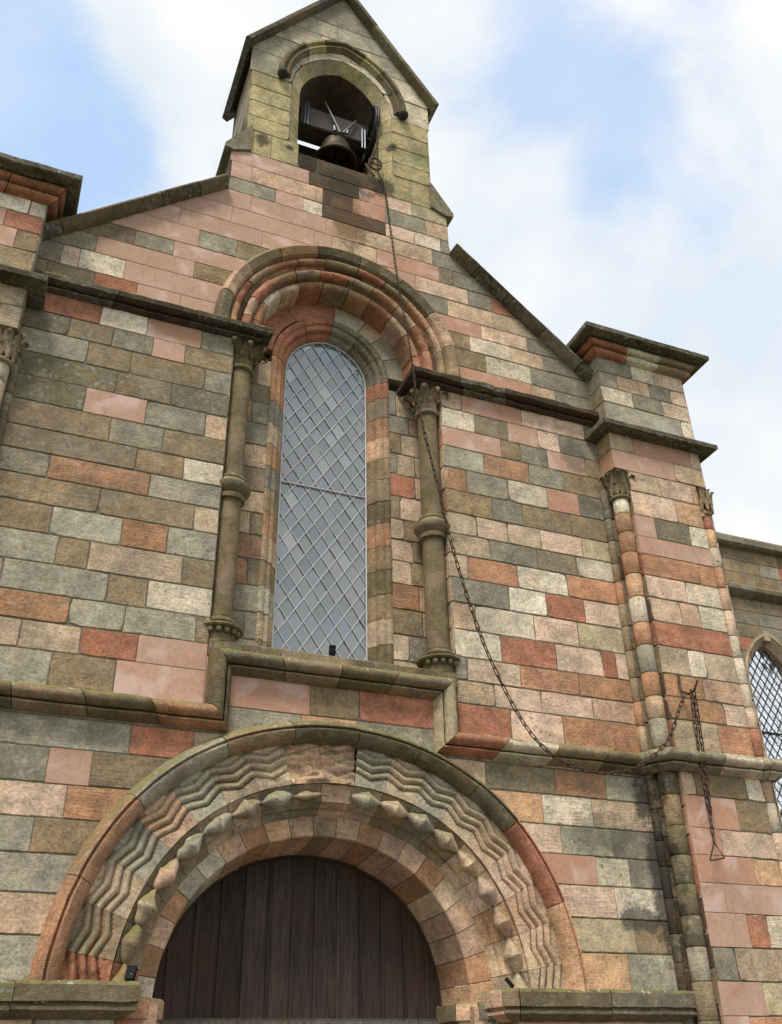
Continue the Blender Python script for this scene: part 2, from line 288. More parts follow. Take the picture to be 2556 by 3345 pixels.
def block(mb, P, u0, u1, v0, v1, code, lo=None, hi=None, gap=.0022, w0=0., mortar=False):
    """one ashlar; lo(u)/hi(u) clip it against arches and rakes"""
    if mortar: gap = 0
    new = PAL[code][1] if not mortar else 1
    col = MORTAR if mortar else pal(code)
    g = gap*(.6 if new else 1)
    u0 += g; u1 -= g; v0 += g; v1 -= g
    if u1-u0 < .012 or v1-v0 < .01: return
    st = .03 if (lo or hi) else .07
    n = max(1, int((u1-u0)/st)); us = [u0+(u1-u0)*i/n for i in range(n+1)]
    j = 0 if mortar else (.0008 if new else .0045)
    runs = []; cur = []
    for u in us:
        a = max(v0, lo(u)+g) if lo else v0; b = min(v1, hi(u)-g) if hi else v1
        if b-a > .008: cur.append((u, a, b))
        else:
            if len(cur) > 1: runs.append(cur)
            cur = []
    if len(cur) > 1: runs.append(cur)
    for r in runs:
        bot = [(u, a+random.uniform(0, j)) for u, a, b in r]; tp = [(u, b-random.uniform(0, j)) for u, a, b in r][::-1]
        if not lo and not hi:
            m = max(0, int((v1-v0)/.08))
            R2 = [(u1-random.uniform(0, j), v0+(v1-v0)*(k+1)/(m+1)) for k in range(m)]
            L2 = [(u0+random.uniform(0, j), v1-(v1-v0)*(k+1)/(m+1)) for k in range(m)]
            pts = bot+R2+tp+L2
            if not new and not mortar and len(pts) > 7:
                for ci in (0, len(bot)-1, len(bot)+len(R2), len(bot)+len(R2)+len(tp)-1):
                    if random.random() < .4:
                        q = random.uniform(.006, .022); px, pz = pts[ci]; pts[ci] = (px+(q if px < (u0+u1)/2 else -q)*random.uniform(.4, 1), pz+(q if pz < (v0+v1)/2 else -q)*random.uniform(.2, .8))
        else: pts = bot+tp
        if mortar: mb.add([P(p[0], p[1], w0-.0065) for p in pts], [tuple(range(len(pts)))], col)
        else: poly_block(mb, P, pts, col, new, w0, extra=random.uniform(-.001, .001) if new else random.uniform(-.003, .003), bev=.003 if new else .005)
def zone(mb, P, x0, x1, ztop, rows, lo=None, hi=None, w0=0.):
    z = ztop
    for zb, js, cs in rows:
        xs = [x0]+[q for q in js if x0+.02 < q < x1-.02]+[x1]
        jj = [q for q in js]
        for i in range(len(xs)-1):
            xm = (xs[i]+xs[i+1])/2; k = sum(1 for q in jj if q < xm); k = min(k, len(cs)-1)
            block(mb, P, xs[i], xs[i+1], zb, z, cs[k], lo, hi, w0=w0)
        block(mb, P, x0, x1, zb, z, 'G', lo, hi, w0=w0, mortar=True)
        z = zb
def rand_rows(z0, z1, x0, x1, codes, h=.235, wid=(.3, .65), zs=None):
    rows = []; z = z1
    zl = zs or []
    if not zl:
        n = max(1, round((z1-z0)/h)); zl = [z1-(z1-z0)*(i+1)/n for i in range(n)]
    for zb in zl:
        js = []; x = x0+random.uniform(.12, wid[1])
        while x < x1-.12: js.append(x); x += random.uniform(*wid)
        rows.append((zb, js, ''.join(random.choice(codes) for _ in range(len(js)+1))))
    return rows

# ------------------------------------------------------------------ sweeps
def sweep(mb, frames, prof, codes, breaks, jit=.002, gap=.004, closed_prof=True, wear=0., sub=1):
    """frames: (origin, A, B); stone by stone between the break indices"""
    for bi in range(len(breaks)-1):
        i0, i1 = breaks[bi], breaks[bi+1]
        code = codes[bi % len(codes)] if isinstance(codes, (str, list)) else codes(bi)
        col = pal(code); fr = frames[i0:i1+1]; m = len(prof); vs = []
        dlt = Vector((random.uniform(-1, 1), random.uniform(-1, 1)))*(.002+wear*.15)
        for k, (O, A, B) in enumerate(fr):
            sh = Vector((0, 0, 0))
            if k == 0 and len(fr) > 1: d = (fr[1][0]+fr[1][1]*prof[0][0])-(O+A*prof[0][0]); sh = d.normalized()*gap if d.length > 1e-6 else sh
            if k == len(fr)-1 and len(fr) > 1: d = (fr[-2][0]+fr[-2][1]*prof[0][0])-(O+A*prof[0][0]); sh = d.normalized()*gap if d.length > 1e-6 else sh
            for (a, b) in prof:
                p = O+A*(a+dlt.x)+B*(b+dlt.y)+sh
                nn = noise.noise(p*9)*wear+noise.noise(p*23+Vector((5, 1, 2)))*wear*.6+random.uniform(-jit, jit)
                vs.append(p+B*nn*.8+A*nn*.5)
        fs = []
        nf = len(fr)
        for k in range(nf-1):
            for q in range(m):
                w = (q+1) % m
                if q == m-1 and not closed_prof: continue
                fs.append((k*m+q, k*m+w, (k+1)*m+w, (k+1)*m+q))
        fs.append(tuple(range(m))); fs.append(tuple((nf-1)*m+q for q in range(m))[::-1])
        mb.add(vs, fs, col)
def densify(path, step):
    outp = []; idx = []
    for i in range(len(path)-1):
        a, b = Vector(path[i]), Vector(path[i+1]); n = max(1, int((b-a).length/step)); idx.append(len(outp))
        for k in range(n): outp.append(a.lerp(b, k/n))
    idx.append(len(outp)); outp.append(Vector(path[-1])); return outp, idx
def plan_frames(path, step=.09):
    """path in plan (x,y); outward is to the right of travel"""
    P = [Vector(p) for p in path]; ns = []
    for i in range(len(P)):
        d1 = (P[i]-P[i-1]).normalized() if i else None; d2 = (P[i+1]-P[i]).normalized() if i < len(P)-1 else None
        if d1 is None: d1 = d2
        if d2 is None: d2 = d1
        n1 = Vector((d1.y, -d1.x)); n2 = Vector((d2.y, -d2.x)); ns.append((n1+n2)/max(.3, 1+n1.dot(n2)))
    fr = []; idx = []
    for i in range(len(P)-1):
        n = max(1, int((P[i+1]-P[i]).length/step)); idx.append(len(fr))
        for k in range(n):
            t = k/n; p = P[i].lerp(P[i+1], t); nn = ns[i].lerp(ns[i+1], t)
            if 0 < k: 
                dd = (P[i+1]-P[i]).normalized(); base = Vector((dd.y, -dd.x))
                s1 = (ns[i]-base).dot(dd); s2 = (ns[i+1]-base).dot(dd); nn = base+dd*(s1*(1-t)+s2*t)
            fr.append((Vector((p.x, p.y, 0)), Vector((nn.x, nn.y, 0)), Vector((0, 0, 1))))
    idx.append(len(fr)); p = P[-1]; fr.append((Vector((p.x, p.y, 0)), Vector((ns[-1].x, ns[-1].y, 0)), Vector((0, 0, 1))))
    return fr, idx
def xz_frames(path, step=.09):
    P = [Vector(p) for p in path]; ns = []
    for i in range(len(P)):
        d1 = (P[i]-P[i-1]).normalized() if i else None; d2 = (P[i+1]-P[i]).normalized() if i < len(P)-1 else None
        if d1 is None: d1 = d2
        if d2 is None: d2 = d1
        n1 = Vector((-d1.y, d1.x)); n2 = Vector((-d2.y, d2.x)); ns.append((n1+n2)/max(.3, 1+n1.dot(n2)))
    fr = []; idx = []
    for i in range(len(P)-1):
        dd = (P[i+1]-P[i]).normalized(); base = Vector((-dd.y, dd.x)); s1 = (ns[i]-base).dot(dd); s2 = (ns[i+1]-base).dot(dd)
        n = max(1, int((P[i+1]-P[i]).length/step)); idx.append(len(fr))
        for k in range(n):
            t = k/n; p = P[i].lerp(P[i+1], t); nn = base+dd*(s1*(1-t)+s2*t)
            fr.append((Vector((p.x, 0, p.y)), Vector((nn.x, 0, nn.y)), Vector((0, -1, 0))))
    idx.append(len(fr)); p = P[-1]; fr.append((Vector((p.x, 0, p.y)), Vector((ns[-1].x, 0, ns[-1].y)), Vector((0, -1, 0))))
    return fr, idx
def stones_of(idx, nf, lens):
    """cut each leg in stones of about lens frames"""
    br = [idx[0]]
    for i in range(len(idx)-1):
        a, b = idx[i], idx[i+1]; n = max(1, round((b-a)/lens))
        for k in range(1, n+1): 
            v = a+round((b-a)*k/n)
            if v > br[-1]: br.append(v)
    return br
def arc_frames(cx, zc, t0, t1, n, e=0., stilt=None, shape=None, y0=0.):
    """frames along an arch, angle from the right springing (0) to the left (180); e>0 = pointed"""
    fr = []
    for i in range(n+1):
        t = R_(t0+(t1-t0)*i/n); k = shape(t) if shape else 1.
        fr.append((Vector((cx, y0, zc)), Vector((math.cos(t)*k, 0, math.sin(t)*k)), Vector((0, 1, 0))))
    return fr
def pointed_frames(cx, zc, e, n, y0=0., a0=.5):
    """two-centred arch; profile radius is measured as half-span"""
    fr = []
    R0 = a0+e; tm = math.acos(e/R0)
    for i in range(n+1):
        t = tm*i/n
        # right half is struck from (cx-e)
        fr.append((Vector((cx-e+e*math.cos(t), y0, zc+e*math.sin(t))), Vector((math.cos(t), 0, math.sin(t))), Vector((0, 1, 0))))
    m = len(fr)
    fr2 = [(Vector((2*cx-O.x, O.y, O.z)), Vector((-A.x, A.y, A.z)), B) for O, A, B in fr[::-1]]
    # mitre at the crown
    a = fr[-1]; A = Vector((0, 0, 1/max(.3, a[1].z))); Oz = a[0]
    crown = (Vector((cx, y0, zc)), None, None)
    return fr, fr2
def tube(mb, pts, r, col, seg=8, closed=False, mat=0):
    n = len(pts); pts = [Vector(p) for p in pts]; vs = []; up = None
    for i in range(n):
        d = (pts[(i+1) % n]-pts[i-1]) if closed else (pts[min(i+1, n-1)]-pts[max(i-1, 0)])
        d.normalize()
        if up is None: up = Vector((0, 0, 1)) if abs(d.z) < .9 else Vector((1, 0, 0))
        s = d.cross(up); s.normalize(); up = s.cross(d)
        rad = r[i] if isinstance(r, (list, tuple)) else r
        for k in range(seg):
            a = 2*PI*k/seg; vs.append(pts[i]+(s*math.cos(a)+up*math.sin(a))*rad)
    fs = []
    for i in range(n if closed else n-1):
        for k in range(seg): fs.append((i*seg+k, i*seg+(k+1) % seg, ((i+1) % n)*seg+(k+1) % seg, ((i+1) % n)*seg+k))
    if not closed: fs += [tuple(range(seg)), tuple((n-1)*seg+k for k in range(seg))[::-1]]
    mb.add(vs, fs, col, mat)
def lathe(mb, cx, cy, prof, col, seg=32, ang=(0, 2*PI), mat=0, disp=None, axis='z', caps=True):
    vs = []; m = len(prof); full = ang[1]-ang[0] > 6.28; ns = seg if full else seg+1
    for i in range(ns):
        t = ang[0]+(ang[1]-ang[0])*i/seg
        for (r, z) in prof:
            q = r+(disp(t, z, r) if disp else 0)
            if axis == 'z': vs.append((cx[0]+q*math.cos(t), cx[1]+q*math.sin(t), cy+z))
            elif axis == 'x': vs.append((cx[0]+z, cx[1]+q*math.cos(t), cy+q*math.sin(t)))
            else: vs.append((cx[0]+q*math.cos(t), cx[1]+z, cy+q*math.sin(t)))
    fs = []
    for i in range(seg):
        j = (i+1) % ns
        for k in range(m-1): fs.append((i*m+k, j*m+k, j*m+k+1, i*m+k+1))
    if full and caps: fs += [tuple(i*m for i in range(ns)), tuple(i*m+m-1 for i in range(ns))[::-1]]
    mb.add(vs, fs, col, mat)
PLAIN = ((.5, .5, .5, 0), (0, 0, 0, 1))

# ==================================================================== THE CHURCH
church = top('church', 'pink and grey sandstone church front with bell gable, tall leaded window and carved door arch', 'church', (0, 0, 0))

G = {}
# ---- geometry constants
DZ, DR = 2.48, 1.93            # door arch springing and outer radius
DX = .015
WZ, WR = 8.12, 1.245           # window arch
def dshape(t): return 1+.020*math.sin(2*t)**2-.012*math.sin(t)**2
def circ_lo(cx, zc, R, shape=None):
    def f(u):
        d = (u-cx)/R
        if abs(d) >= .9999: return -9
        z = zc+math.sqrt(1-d*d)*R
        if shape: z = zc+math.sqrt(1-d*d)*R*shape(math.acos(d))
        return z
    return f
rake = lambda u: 10.98-.868*abs(u)
door_lo = circ_lo(DX, DZ, 1.86)
win_lo = circ_lo(0, WZ, 1.17)

Fp = plane_front(0)
mb = MB()
ROWS_L = [(7.69, [-2.21, -1.81, -1.33], 'RWpG'), (7.482, [-2.44, -2.08, -1.74, -1.46], 'MBGPB'), (7.239, [-2.26, -1.9, -1.26], 'gBBG'), (7.001, [-1.99, -1.53], 'MBD'),
 (6.754, [-2.21, -1.72, -1.22], 'MPGT'), (6.507, [-1.98, -1.55], 'bGB'), (6.288, [-1.74, -1.36], 'Bbw'), (6.07, [-2.38, -1.61], 'Gog'), (5.837, [-1.97, -1.23], 'Bbt'),
 (5.591, [-2.29, -1.77, -1.42], 'Bgog'), (5.348, [-2.21, -1.98, -1.28], 'gBtB'), (5.107, [-2.55, -1.81, -1.52], 'tgBw'), (4.892, [-2.05, -1.66, -1.13], 'oggB'),
 (4.678, [-2.35, -1.94, -1.54], 'ttrP'), (4.4, [-2.11, -1.67], 'gbP')]
zone(mb, Fp, -2.82, -1.03, 7.95, ROWS_L)
ROWS_R = [(7.693, [1.26, 1.93, 2.68], 'TpKG'), (7.459, [1.39, 1.76, 2.1, 2.35], 'wBPKG'), (7.239, [1.66, 1.88, 2.19, 2.62], 'PBGPB'), (6.997, [1.46, 1.95, 2.34], 'goGB'),
 (6.746, [1.26, 1.7, 2.13, 2.48], 'oGwpD'), (6.499, [1.51, 1.83, 2.36], 'bGBB'), (6.278, [1.33, 1.65, 2.0, 2.45], 'tKtKY'), (6.065, [1.45, 1.94, 2.36], 'tGBw'),
 (5.831, [1.21, 1.71, 2.23], 'tOWO'), (5.59, [1.6, 1.98, 2.38], 'GWRK'), (5.34, [1.25, 1.83, 2.28], 'TwKY'), (5.087, [1.48, 2.02, 2.5, 2.64], 'wRKRK'),
 (4.88, [1.14, 1.64, 2.22], 'GKOo'), (4.681, [1.38, 1.82, 2.33], 'tKKk'), (4.4, [1.51, 2.01], 'RKO')]
zone(mb, Fp, 1.03, 2.82, 7.95, ROWS_R)
ROWS_G = [(10.28, [-.39, .18, .5, .81], 'PSpKY'), (10.04, [-1.01, -.23, .11, .49, .97], 'PkSpGT'), (9.84, [-.74, -.44, -.23, .49, .83, 1.14], 'GPwSKWG'),
 (9.605, [-.99, -.18, .15, 1.03], 'PPpTG'), (9.38, [-1.17, -.31, -.12, .38, 1.1, 1.27], 'PPPTpbG'), (9.155, [-1.67, -.85, .0, .5, .82, 1.43, 1.72], 'PPPbPKGr'),
 (8.92, [-1.46, -1.09, 0, 1.18, 1.71], 'PGbGTt'), (8.72, [-2.04, -1.68, 0, 1.56, 2.11], 'BGPpKG'), (8.51, [-2.36, -1.47, 0, 1.41, 1.89, 2.28], 'GPbBwTG'),
 (8.27, [-2.63, -2.48, -2.08, 0, 1.58, 2.11], 'GKwPBwG'), (8.0, [-2.32, -1.95, -1.56, 0, 2.09, 2.38], 'brPPpTG'), (7.9, [], 'B')]
ghi = lambda u: min(rake(u), 20)
def hi_g(u): return rake(u) if abs(u) > 1.25 else 11
zone(mb, Fp, -2.82, 2.82, 10.49, ROWS_G, lo=win_lo, hi=hi_g)
zone(mb, Fp, -1.03, 1.03, 4.80, [(4.43, [-.22, .18], 'pbR')])
ROWS_B = [(4.22, [-1.2, -.28, .16, 1.2], 'ggQGt'), (4.005, [-1.51, -1.07, 0, 1.24, 1.87, 2.35], 'gRtgTBog'), (3.77, [-2.02, -1.74, 0, 1.73, 2.19], 'GPbQWt'), (3.549, [-1.87, 0, 1.87, 2.34], 'KoKgG'), (3.33, [-2.04, 0, 2.16, 2.47], 'gbpwG'),
 (3.095, [0, 2.3], 'gKw'), (2.855, [0, 2.44], 'TYB'), (2.59, [0, 2.34], 'gQg')]
ROWS_B[1] = (4.005, [-1.51, -1.07, 0, 1.24, 1.87, 2.35], 'gRtTBog')
zone(mb, Fp, -2.82, 2.82, 4.43, ROWS_B, lo=door_lo)
# below the door imposts, down to the ground
BEL = rand_rows(.3, 2.59, -2.82, -1.39, 'gTKpGtwP')
BEL[0] = (BEL[0][0], [-1.85], 'Tg'); zone(mb, Fp, -2.82, -1.39, 2.59, BEL)
BER = rand_rows(.3, 2.59, 1.36, 2.82, 'TKpGtwP'); BER[0] = (BER[0][0], [1.88], 'pT'); zone(mb, Fp, 1.36, 2.82, 2.59, BER)
mb.build('gable_wall', STONE, church)

# ---- recesses: nooks, window reveal plane, door reveal (random coursed small blocks)
mb = MB()
codes_l = 'BbtGBoTtGB'; codes_r = 'BotTKRGbtk'
zsL = [7.69, 7.482, 7.239, 7.0, 6.754, 6.507, 6.288, 6.07, 5.837, 5.591, 5.348, 5.107, 4.95]
F3 = plane_front(.30)
rl = rand_rows(0, 0, -1.03, -.56, codes_l, zs=zsL, wid=(.18, .34)); zone(mb, F3, -1.03, -.56, 8.0, rl)
rr_ = rand_rows(0, 0, .56, 1.03, codes_r, zs=zsL, wid=(.18, .34)); zone(mb, F3, .56, 1.03, 8.0, rr_)
for x, sg, cd in ((-1.03, 1, 'GBbt'), (1.03, -1, 'OTtB')):
    P = plane_side(x, sg); zone(mb, P, 0.0, .30, 7.9, rand_rows(0, 0, 0, .3, cd, zs=zsL, wid=(.4, .5)))
# tympanum face around the window head: red stone left, buff right
for (a0, a1, cds) in ((2, 88, 'GGTw'), (88, 178, 'RR')):
    fr = arc_frames(0, WZ, a0, a1, 20)
    sweep(mb, fr, [(.60, .30), (.84, .30), (.84, .38), (.60, .38)], cds, [0, 5, 10, 14, 20] if a0 < 50 else [0, 9, 20], wear=.02 if a0 > 50 else .003)
mb.build('window_recess', STONE, church, smooth=30)

# ---- door reveal
mb = MB()
F2 = plane_front(.2)
fr = arc_frames(-.02, DZ, 0, 180, 84, shape=dshape)
sweep(mb, fr, [(1.34, .2), (1.34, .32), (1.07, .7), (1.075, .6), (1.13, .205), (1.14, .197)], lambda i: 'QokkTokkokbkQokwgokow'[i % 21], [round(84*i/21) for i in range(22)], wear=.002, gap=.0025)
for x, sg in ((-1.145, 1), (1.10, -1)):
    P = plane_side(x, sg); zone(mb, P, .2, .62, 2.48, rand_rows(.3, 2.48, .2, .62, 'TkKtp'))
zone(mb, F2, -1.40, -1.145, 2.48, rand_rows(.3, 2.48, -1.4, -1.15, 'TpKt')); zone(mb, F2, 1.10, 1.38, 2.48, rand_rows(.3, 2.48, 1.12, 1.38, 'TpKt'))
for x, sg in ((-1.39, 1), (1.36, -1)):
    P = plane_side(x, sg); zone(mb, P, 0, .2, 2.48, rand_rows(.3, 2.48, 0, .2, 'TkKtp'))
mb.box(1.115, 1.38, .215, .75, .3, 2.62, MORTAR); mb.box(-1.40, -1.16, .215, .75, .3, 2.62, MORTAR)
mb.build('door_reveal', STONE, church, smooth=30)

# ---- carved orders of the door arch: chevron band as relief, one voussoir per zigzag
def chevron():
    mb = MB(); per = 9.45; nT = 10; nR = 64
    r0, r1 = 1.475, 1.775
    order = 'tTkKTtgtg' ; left = 'gttgkgtbr'
    starts = [-.5+per*i for i in range(20)]
    for vi in range(19):
        ta, tb = vi*180/19, (vi+1)*180/19
        er = 0.
        if 89 < (ta+tb)/2 < 100: er = 1.
        elif 100 <= (ta+tb)/2 < 110: er = .35
        code = order[vi] if vi < 9 else ('k' if er == 1 else left[min(8, vi-10)])
        col = pal(code); wear = .001+.03*er+(.004 if vi > 9 else 0)
        if vi == 18: wear = .02
        vs = []; n = nT
        ph = 0
        for i in range(n+1):
            t = ta+(tb-ta)*i/n; g = .04
            tt = t+(g if i == 0 else (-g if i == n else 0)); th = R_(tt); k = dshape(th)
            frac = i/n; tri = (abs(frac-.5)*2)  # 1 at joints, 0 in the middle
            zz = (tri-.5)*.048
            for j in range(nR+1):
                r = r0+(r1-r0)*j/nR
                y = .0
                q = r-zz
                for rc in (1.712, 1.648, 1.584):
                    d = abs(q-rc)/.0275
                    if d < 1: y -= .039*math.sqrt(max(0, 1-d*d))*(1-er)
                if q < 1.552: y -= .008
                y += .022 if (1.552 < q < 1.742) else 0
                p = Vector((r*math.cos(th), 0, r*math.sin(th)))
                y += noise.noise(p*10)*wear+noise.noise(p*30)*wear*.4
                if er == 1: y += noise.noise(p*9)*.03+noise.noise(p*28)*.015+.01
                vs.append((DX+r*k*math.cos(th), y, DZ+r*k*math.sin(th)))
        fs = []
        m = nR+1
        for i in range(n):
            for j in range(nR): fs.append((i*m+j, (i+1)*m+j, (i+1)*m+j+1, i*m+j+1))
        # edges back into the wall
        b = len(vs)
        for i in range(n+1):
            for j in (0, nR): x, y, z = vs[i*m+j]; vs.append((x, .13, z))
        for i in range(n): fs.append((b+2*i, b+2*i+2, (i+1)*m, i*m)); fs.append((i*m+nR, (i+1)*m+nR, b+2*i+3, b+2*i+1))
        mb.add(vs, fs, col)
    return mb
mb = chevron()
for i in range(60):
    vs = []
    for th in (PI*i/60, PI*(i+1)/60):
        for rad in (1.40, 1.85): vs.append((DX+rad*math.cos(th), .12, DZ+rad*math.sin(th)))
    mb.add(vs, [(0, 1, 3, 2)], MORTAR)
bmesh_obj = mb.build('chevron_band', STONE, church, smooth=38)

# soffit and hollow behind the lozenges
mb = MB()
fr = arc_frames(DX, DZ, 0, 180, 95, shape=dshape)
sweep(mb, fr, [(1.47, .012), (1.47, .1), (1.42, .3), (1.26, .3), (1.27, .2), (1.285, .185), (1.30, .17), (1.32, .16), (1.325, .12), (1.345, .10), (1.36, .07), (1.40, .06), (1.44, .045)],
      lambda i: 'tTQKTBGBtkBGttBBbBr'[i % 19], [5*i for i in range(20)], wear=.012, gap=.002)
mb.build('arch_soffit', STONE, church, smooth=35)

def lozenge(i, th):
    mb = MB(); k = dshape(th); rc = 1.395; c = Vector((DX+rc*k*math.cos(th), .035, DZ+rc*k*math.sin(th)))
    tan = Vector((-math.sin(th), 0, math.cos(th))); rad = Vector((math.cos(th), 0, math.sin(th))); out_ = Vector((0, -1, 0))
    broken = 90 < math.degrees(th) < 108
    n = 14; seg = 14; hl = .117; vs = []
    wear = .006 if math.degrees(th) < 88 else .018
    for a in range(n+1):
        s = -1+2*a/n; r = .070*(1-abs(s))**.85+.012
        if broken: r *= .45
        for q in range(seg):
            f = 2*PI*q/seg; cs, sn = math.cos(f), math.sin(f)
            kk = 1/max(abs(cs), abs(sn))**.05
            p = c+tan*(s*hl)+rad*(cs*r*kk*.80)+out_*(sn*r*kk)
            p += (rad*cs+out_*sn)*noise.noise(p*12)*wear*(1.2 if abs(s) < .9 else .2)
            vs.append(p)
    fs = []
    for a in range(n):
        for q in range(seg): fs.append((a*seg+q, a*seg+(q+1) % seg, (a+1)*seg+(q+1) % seg, (a+1)*seg+q))
    fs += [tuple(range(seg)), tuple(n*seg+q for q in range(seg))[::-1]]
    code = 'tTkKTtgtg'[i] if i < 9 else 'tgtggktbo'[min(8, i-10)]
    mb.add(vs, fs, pal('t' if code == 'c' else code)); return mb
for i in range(19):
    th = R_((i+.5)*180/19)
    if i == 9: continue
    lozenge(i, th).build('lozenge', STONE, church, smooth=50)

# door hood mould
mb = MB()
fr = arc_frames(DX, DZ, 0, 180, 90, shape=dshape)
sweep(mb, fr, [(1.945, .02), (1.935, -.02), (1.885, -.105), (1.874, -.107), (1.866, -.075), (1.856, -.075), (1.852, -.112), (1.842, -.112), (1.80, -.085), (1.785, -.06), (1.765, .0), (1.765, .05)], 'QRzzzzbgoo', [0, 11, 21, 27, 35, 43, 51, 59, 70, 79, 90], wear=.006, gap=.003)
mb.build('door_hood_mould', STONE, church, smooth=32)

# ---- window arch orders
mb = MB()
fr = arc_frames(0, WZ, -4, 184, 90)
sweep(mb, fr, [(1.25, .03), (1.245, -.03), (1.225, -.085), (1.19, -.11), (1.12, -.075), (1.10, -.03), (1.10, .04)], 'bkzbzobkz', [0, 9, 19, 30, 41, 52, 62, 72, 82, 90], wear=.008)
mb.build('window_hood_mould', STONE, church, smooth=32)
mb = MB()
def roll(rc, yc, r, n=9, a0=-20, a1=200):
    return [(rc+r*math.cos(R_(a0+(a1-a0)*i/n)), yc-r*math.sin(R_(a0+(a1-a0)*i/n))) for i in range(n+1)]
sweep(mb, fr, [(1.10, .06)]+roll(1.065, -.01, .036)+[(1.02, .04), (1.02, .09)], 'bkobrborbro', [0, 8, 16, 25, 33, 41, 50, 58, 67, 75, 83, 90], wear=.012)
sweep(mb, fr, [(1.03, .06), (1.025, .02), (1.0, .045), (.985, .05), (.975, .1)], 'SorbSrobS', [0, 11, 20, 31, 39, 50, 59, 71, 80, 90], wear=.022)
sweep(mb, fr, [(.985, .11)]+roll(.94, .035, .045)+[(.885, .08), (.885, .15)], 'RrkobrboRkr', [0, 9, 18, 26, 35, 43, 52, 60, 69, 78, 85, 90], wear=.018)
sweep(mb, fr, [(.89, .16)]+roll(.84, .10, .045, a1=185)+[(.79, .15), (.785, .25), (.78, .32), (.9, .32)], 'Rokrobrkwor', [0, 8, 17, 25, 34, 42, 51, 60, 68, 76, 84, 90], wear=.008)
mb.build('window_arch_orders', STONE, church, smooth=40)

# ---- impost string with abaci over the nook columns
IMP = [(0, 7.895), (.03, 7.90), (.052, 7.912), (.055, 7.93), (.035, 7.942), (.035, 7.952), (.10, 7.945), (.128, 7.957), (.132, 8.005), (.115, 8.025), (0, 8.07), (-.05, 7.98)]
mb = MB()
fr, idx = plan_frames([(-2.80, 0), (-.835, 0), (-.835, .33)])
sweep(mb, fr, IMP, 'nsnnns', stones_of(idx, len(fr), 8), wear=.008)
mb.build('impost_string', STONE, church, smooth=30); mb = MB()
fr, idx = plan_frames([(.825, .33), (.825, 0), (2.80, 0)])
sweep(mb, fr, IMP, 'ssnsskn', stones_of(idx, len(fr), 6), wear=.016)
mb.build('impost_string', STONE, church, smooth=30)
for s in (-1, 1): mb = MB(); mb.box(min(s*.82, s*1.035), max(s*.82, s*1.035), -.01, .3, 7.90, 8.08, pal('s')); mb.build('abacus_bed', STONE, church)

# ---- stepped lower string
LOW = [(.0, .0), (.02, .0)]
def lowprof():
    # (a across, b outward): a=+ is the weathered side
    pts = [(.115, -.02), (.115, .0), (.105, .03), (.085, .085)]
    for i in range(9): t = R_(60-i*25); pts.append((.02+.062*math.sin(t), .085+.062*math.cos(t)))
    pts += [(-.05, .075), (-.052, .065), (-.058, .085), (-.075, .085), (-.118, .02), (-.118, -.02)]
    return pts
mb = MB(); LP = [(a_*.8, b) for a_, b in lowprof()]
fr, idx = xz_frames([(-2.80, 4.33), (-.93, 4.33), (-.93, 4.765), (.90, 4.765), (.90, 4.33), (2.78, 4.33)])
br = stones_of(idx, len(fr), 5)
sweep(mb, fr, LP, 'zbzozzbzbYRwbz', br, wear=.006, gap=.003)
mb.build('stepped_string', STONE, church, smooth=40)

# ---- window sill between and under the columns
mb = MB()
def sillp(x0, x1, code):
    v = []
    for x in (x0+.003, x1-.003): v += [(x, -.02, 4.80), (x, -.022, 4.918), (x, .0, 4.932), (x, .52, 5.13), (x, .52, 4.8)]
    mb.add(v, [(0, 1, 2, 3, 4), (9, 8, 7, 6, 5), (0, 5, 6, 1), (1, 6, 7, 2), (2, 7, 8, 3), (3, 8, 9, 4), (4, 9, 5, 0)], pal(code))
for x0, x1, c_ in ((-1.03, -.47, 'z'), (-.47, .12, 'b'), (.12, .5, 'z'), (.5, 1.03, 'z')): sillp(x0, x1, c_)
mb.build('window_sill', STONE, church)

# ---- nook columns with capital, annulet, base and ball ornament
def leaf(mb, cx, cy, z0, ang, h, w, out_, curl, col):
    """a carved leaf: strip rising from the neck, bending out and curling down at the tip"""
    n = 10; vs = []; ca, sa = math.cos(ang), math.sin(ang); tx, ty = -sa, ca
    for i in range(n+1):
        t = i/n
        if t < .7: q = t/.7; rho = .088+out_*q**2.2; z = z0+h*q**.9; 
        else:
            q = (t-.7)/.3*PI*.95; rho = .088+out_+curl*math.sin(q); z = z0+h-curl*(1-math.cos(q))*.9
        ww = w*(.55+.9*math.sin(min(1, t*1.15)*PI)*.6)*(1-.55*max(0, t-.75)/.25)
        for (s, dep) in ((-1, 0), (-.5, .010), (0, .018), (.5, .010), (1, 0), (0, -.012)):
            rr2 = rho+dep; vs.append((cx+ca*rr2+tx*s*ww, cy+sa*rr2+ty*s*ww, z))
    m = 6; fs = []
    for i in range(n):
        for k in range(m): fs.append((i*m+k, i*m+(k+1) % m, (i+1)*m+(k+1) % m, (i+1)*m+k))
    fs += [(0, 1, 2, 3, 4, 5), tuple(n*m+k for k in range(m))[::-1]]
    mb.add(vs, fs, col)
def ball(mb, c, r, col, seg=10, rings=7):
    vs = [(c[0], c[1], c[2]-r)]; fs = []
    for i in range(1, rings):
        p = -PI/2+PI*i/rings
        for k in range(seg): a = 2*PI*k/seg; vs.append((c[0]+r*math.cos(p)*math.cos(a), c[1]+r*math.cos(p)*math.sin(a), c[2]+r*math.sin(p)))
    vs.append((c[0], c[1], c[2]+r))
    for k in range(seg): fs.append((0, 1+(k+1) % seg, 1+k))
    for i in range(rings-2):
        for k in range(seg): fs.append((1+i*seg+k, 1+i*seg+(k+1) % seg, 1+(i+1)*seg+(k+1) % seg, 1+(i+1)*seg+k))
    for k in range(seg): fs.append((len(vs)-1, 1+(rings-2)*seg+k, 1+(rings-2)*seg+(k+1) % seg))
    mb.add(vs, fs, col)
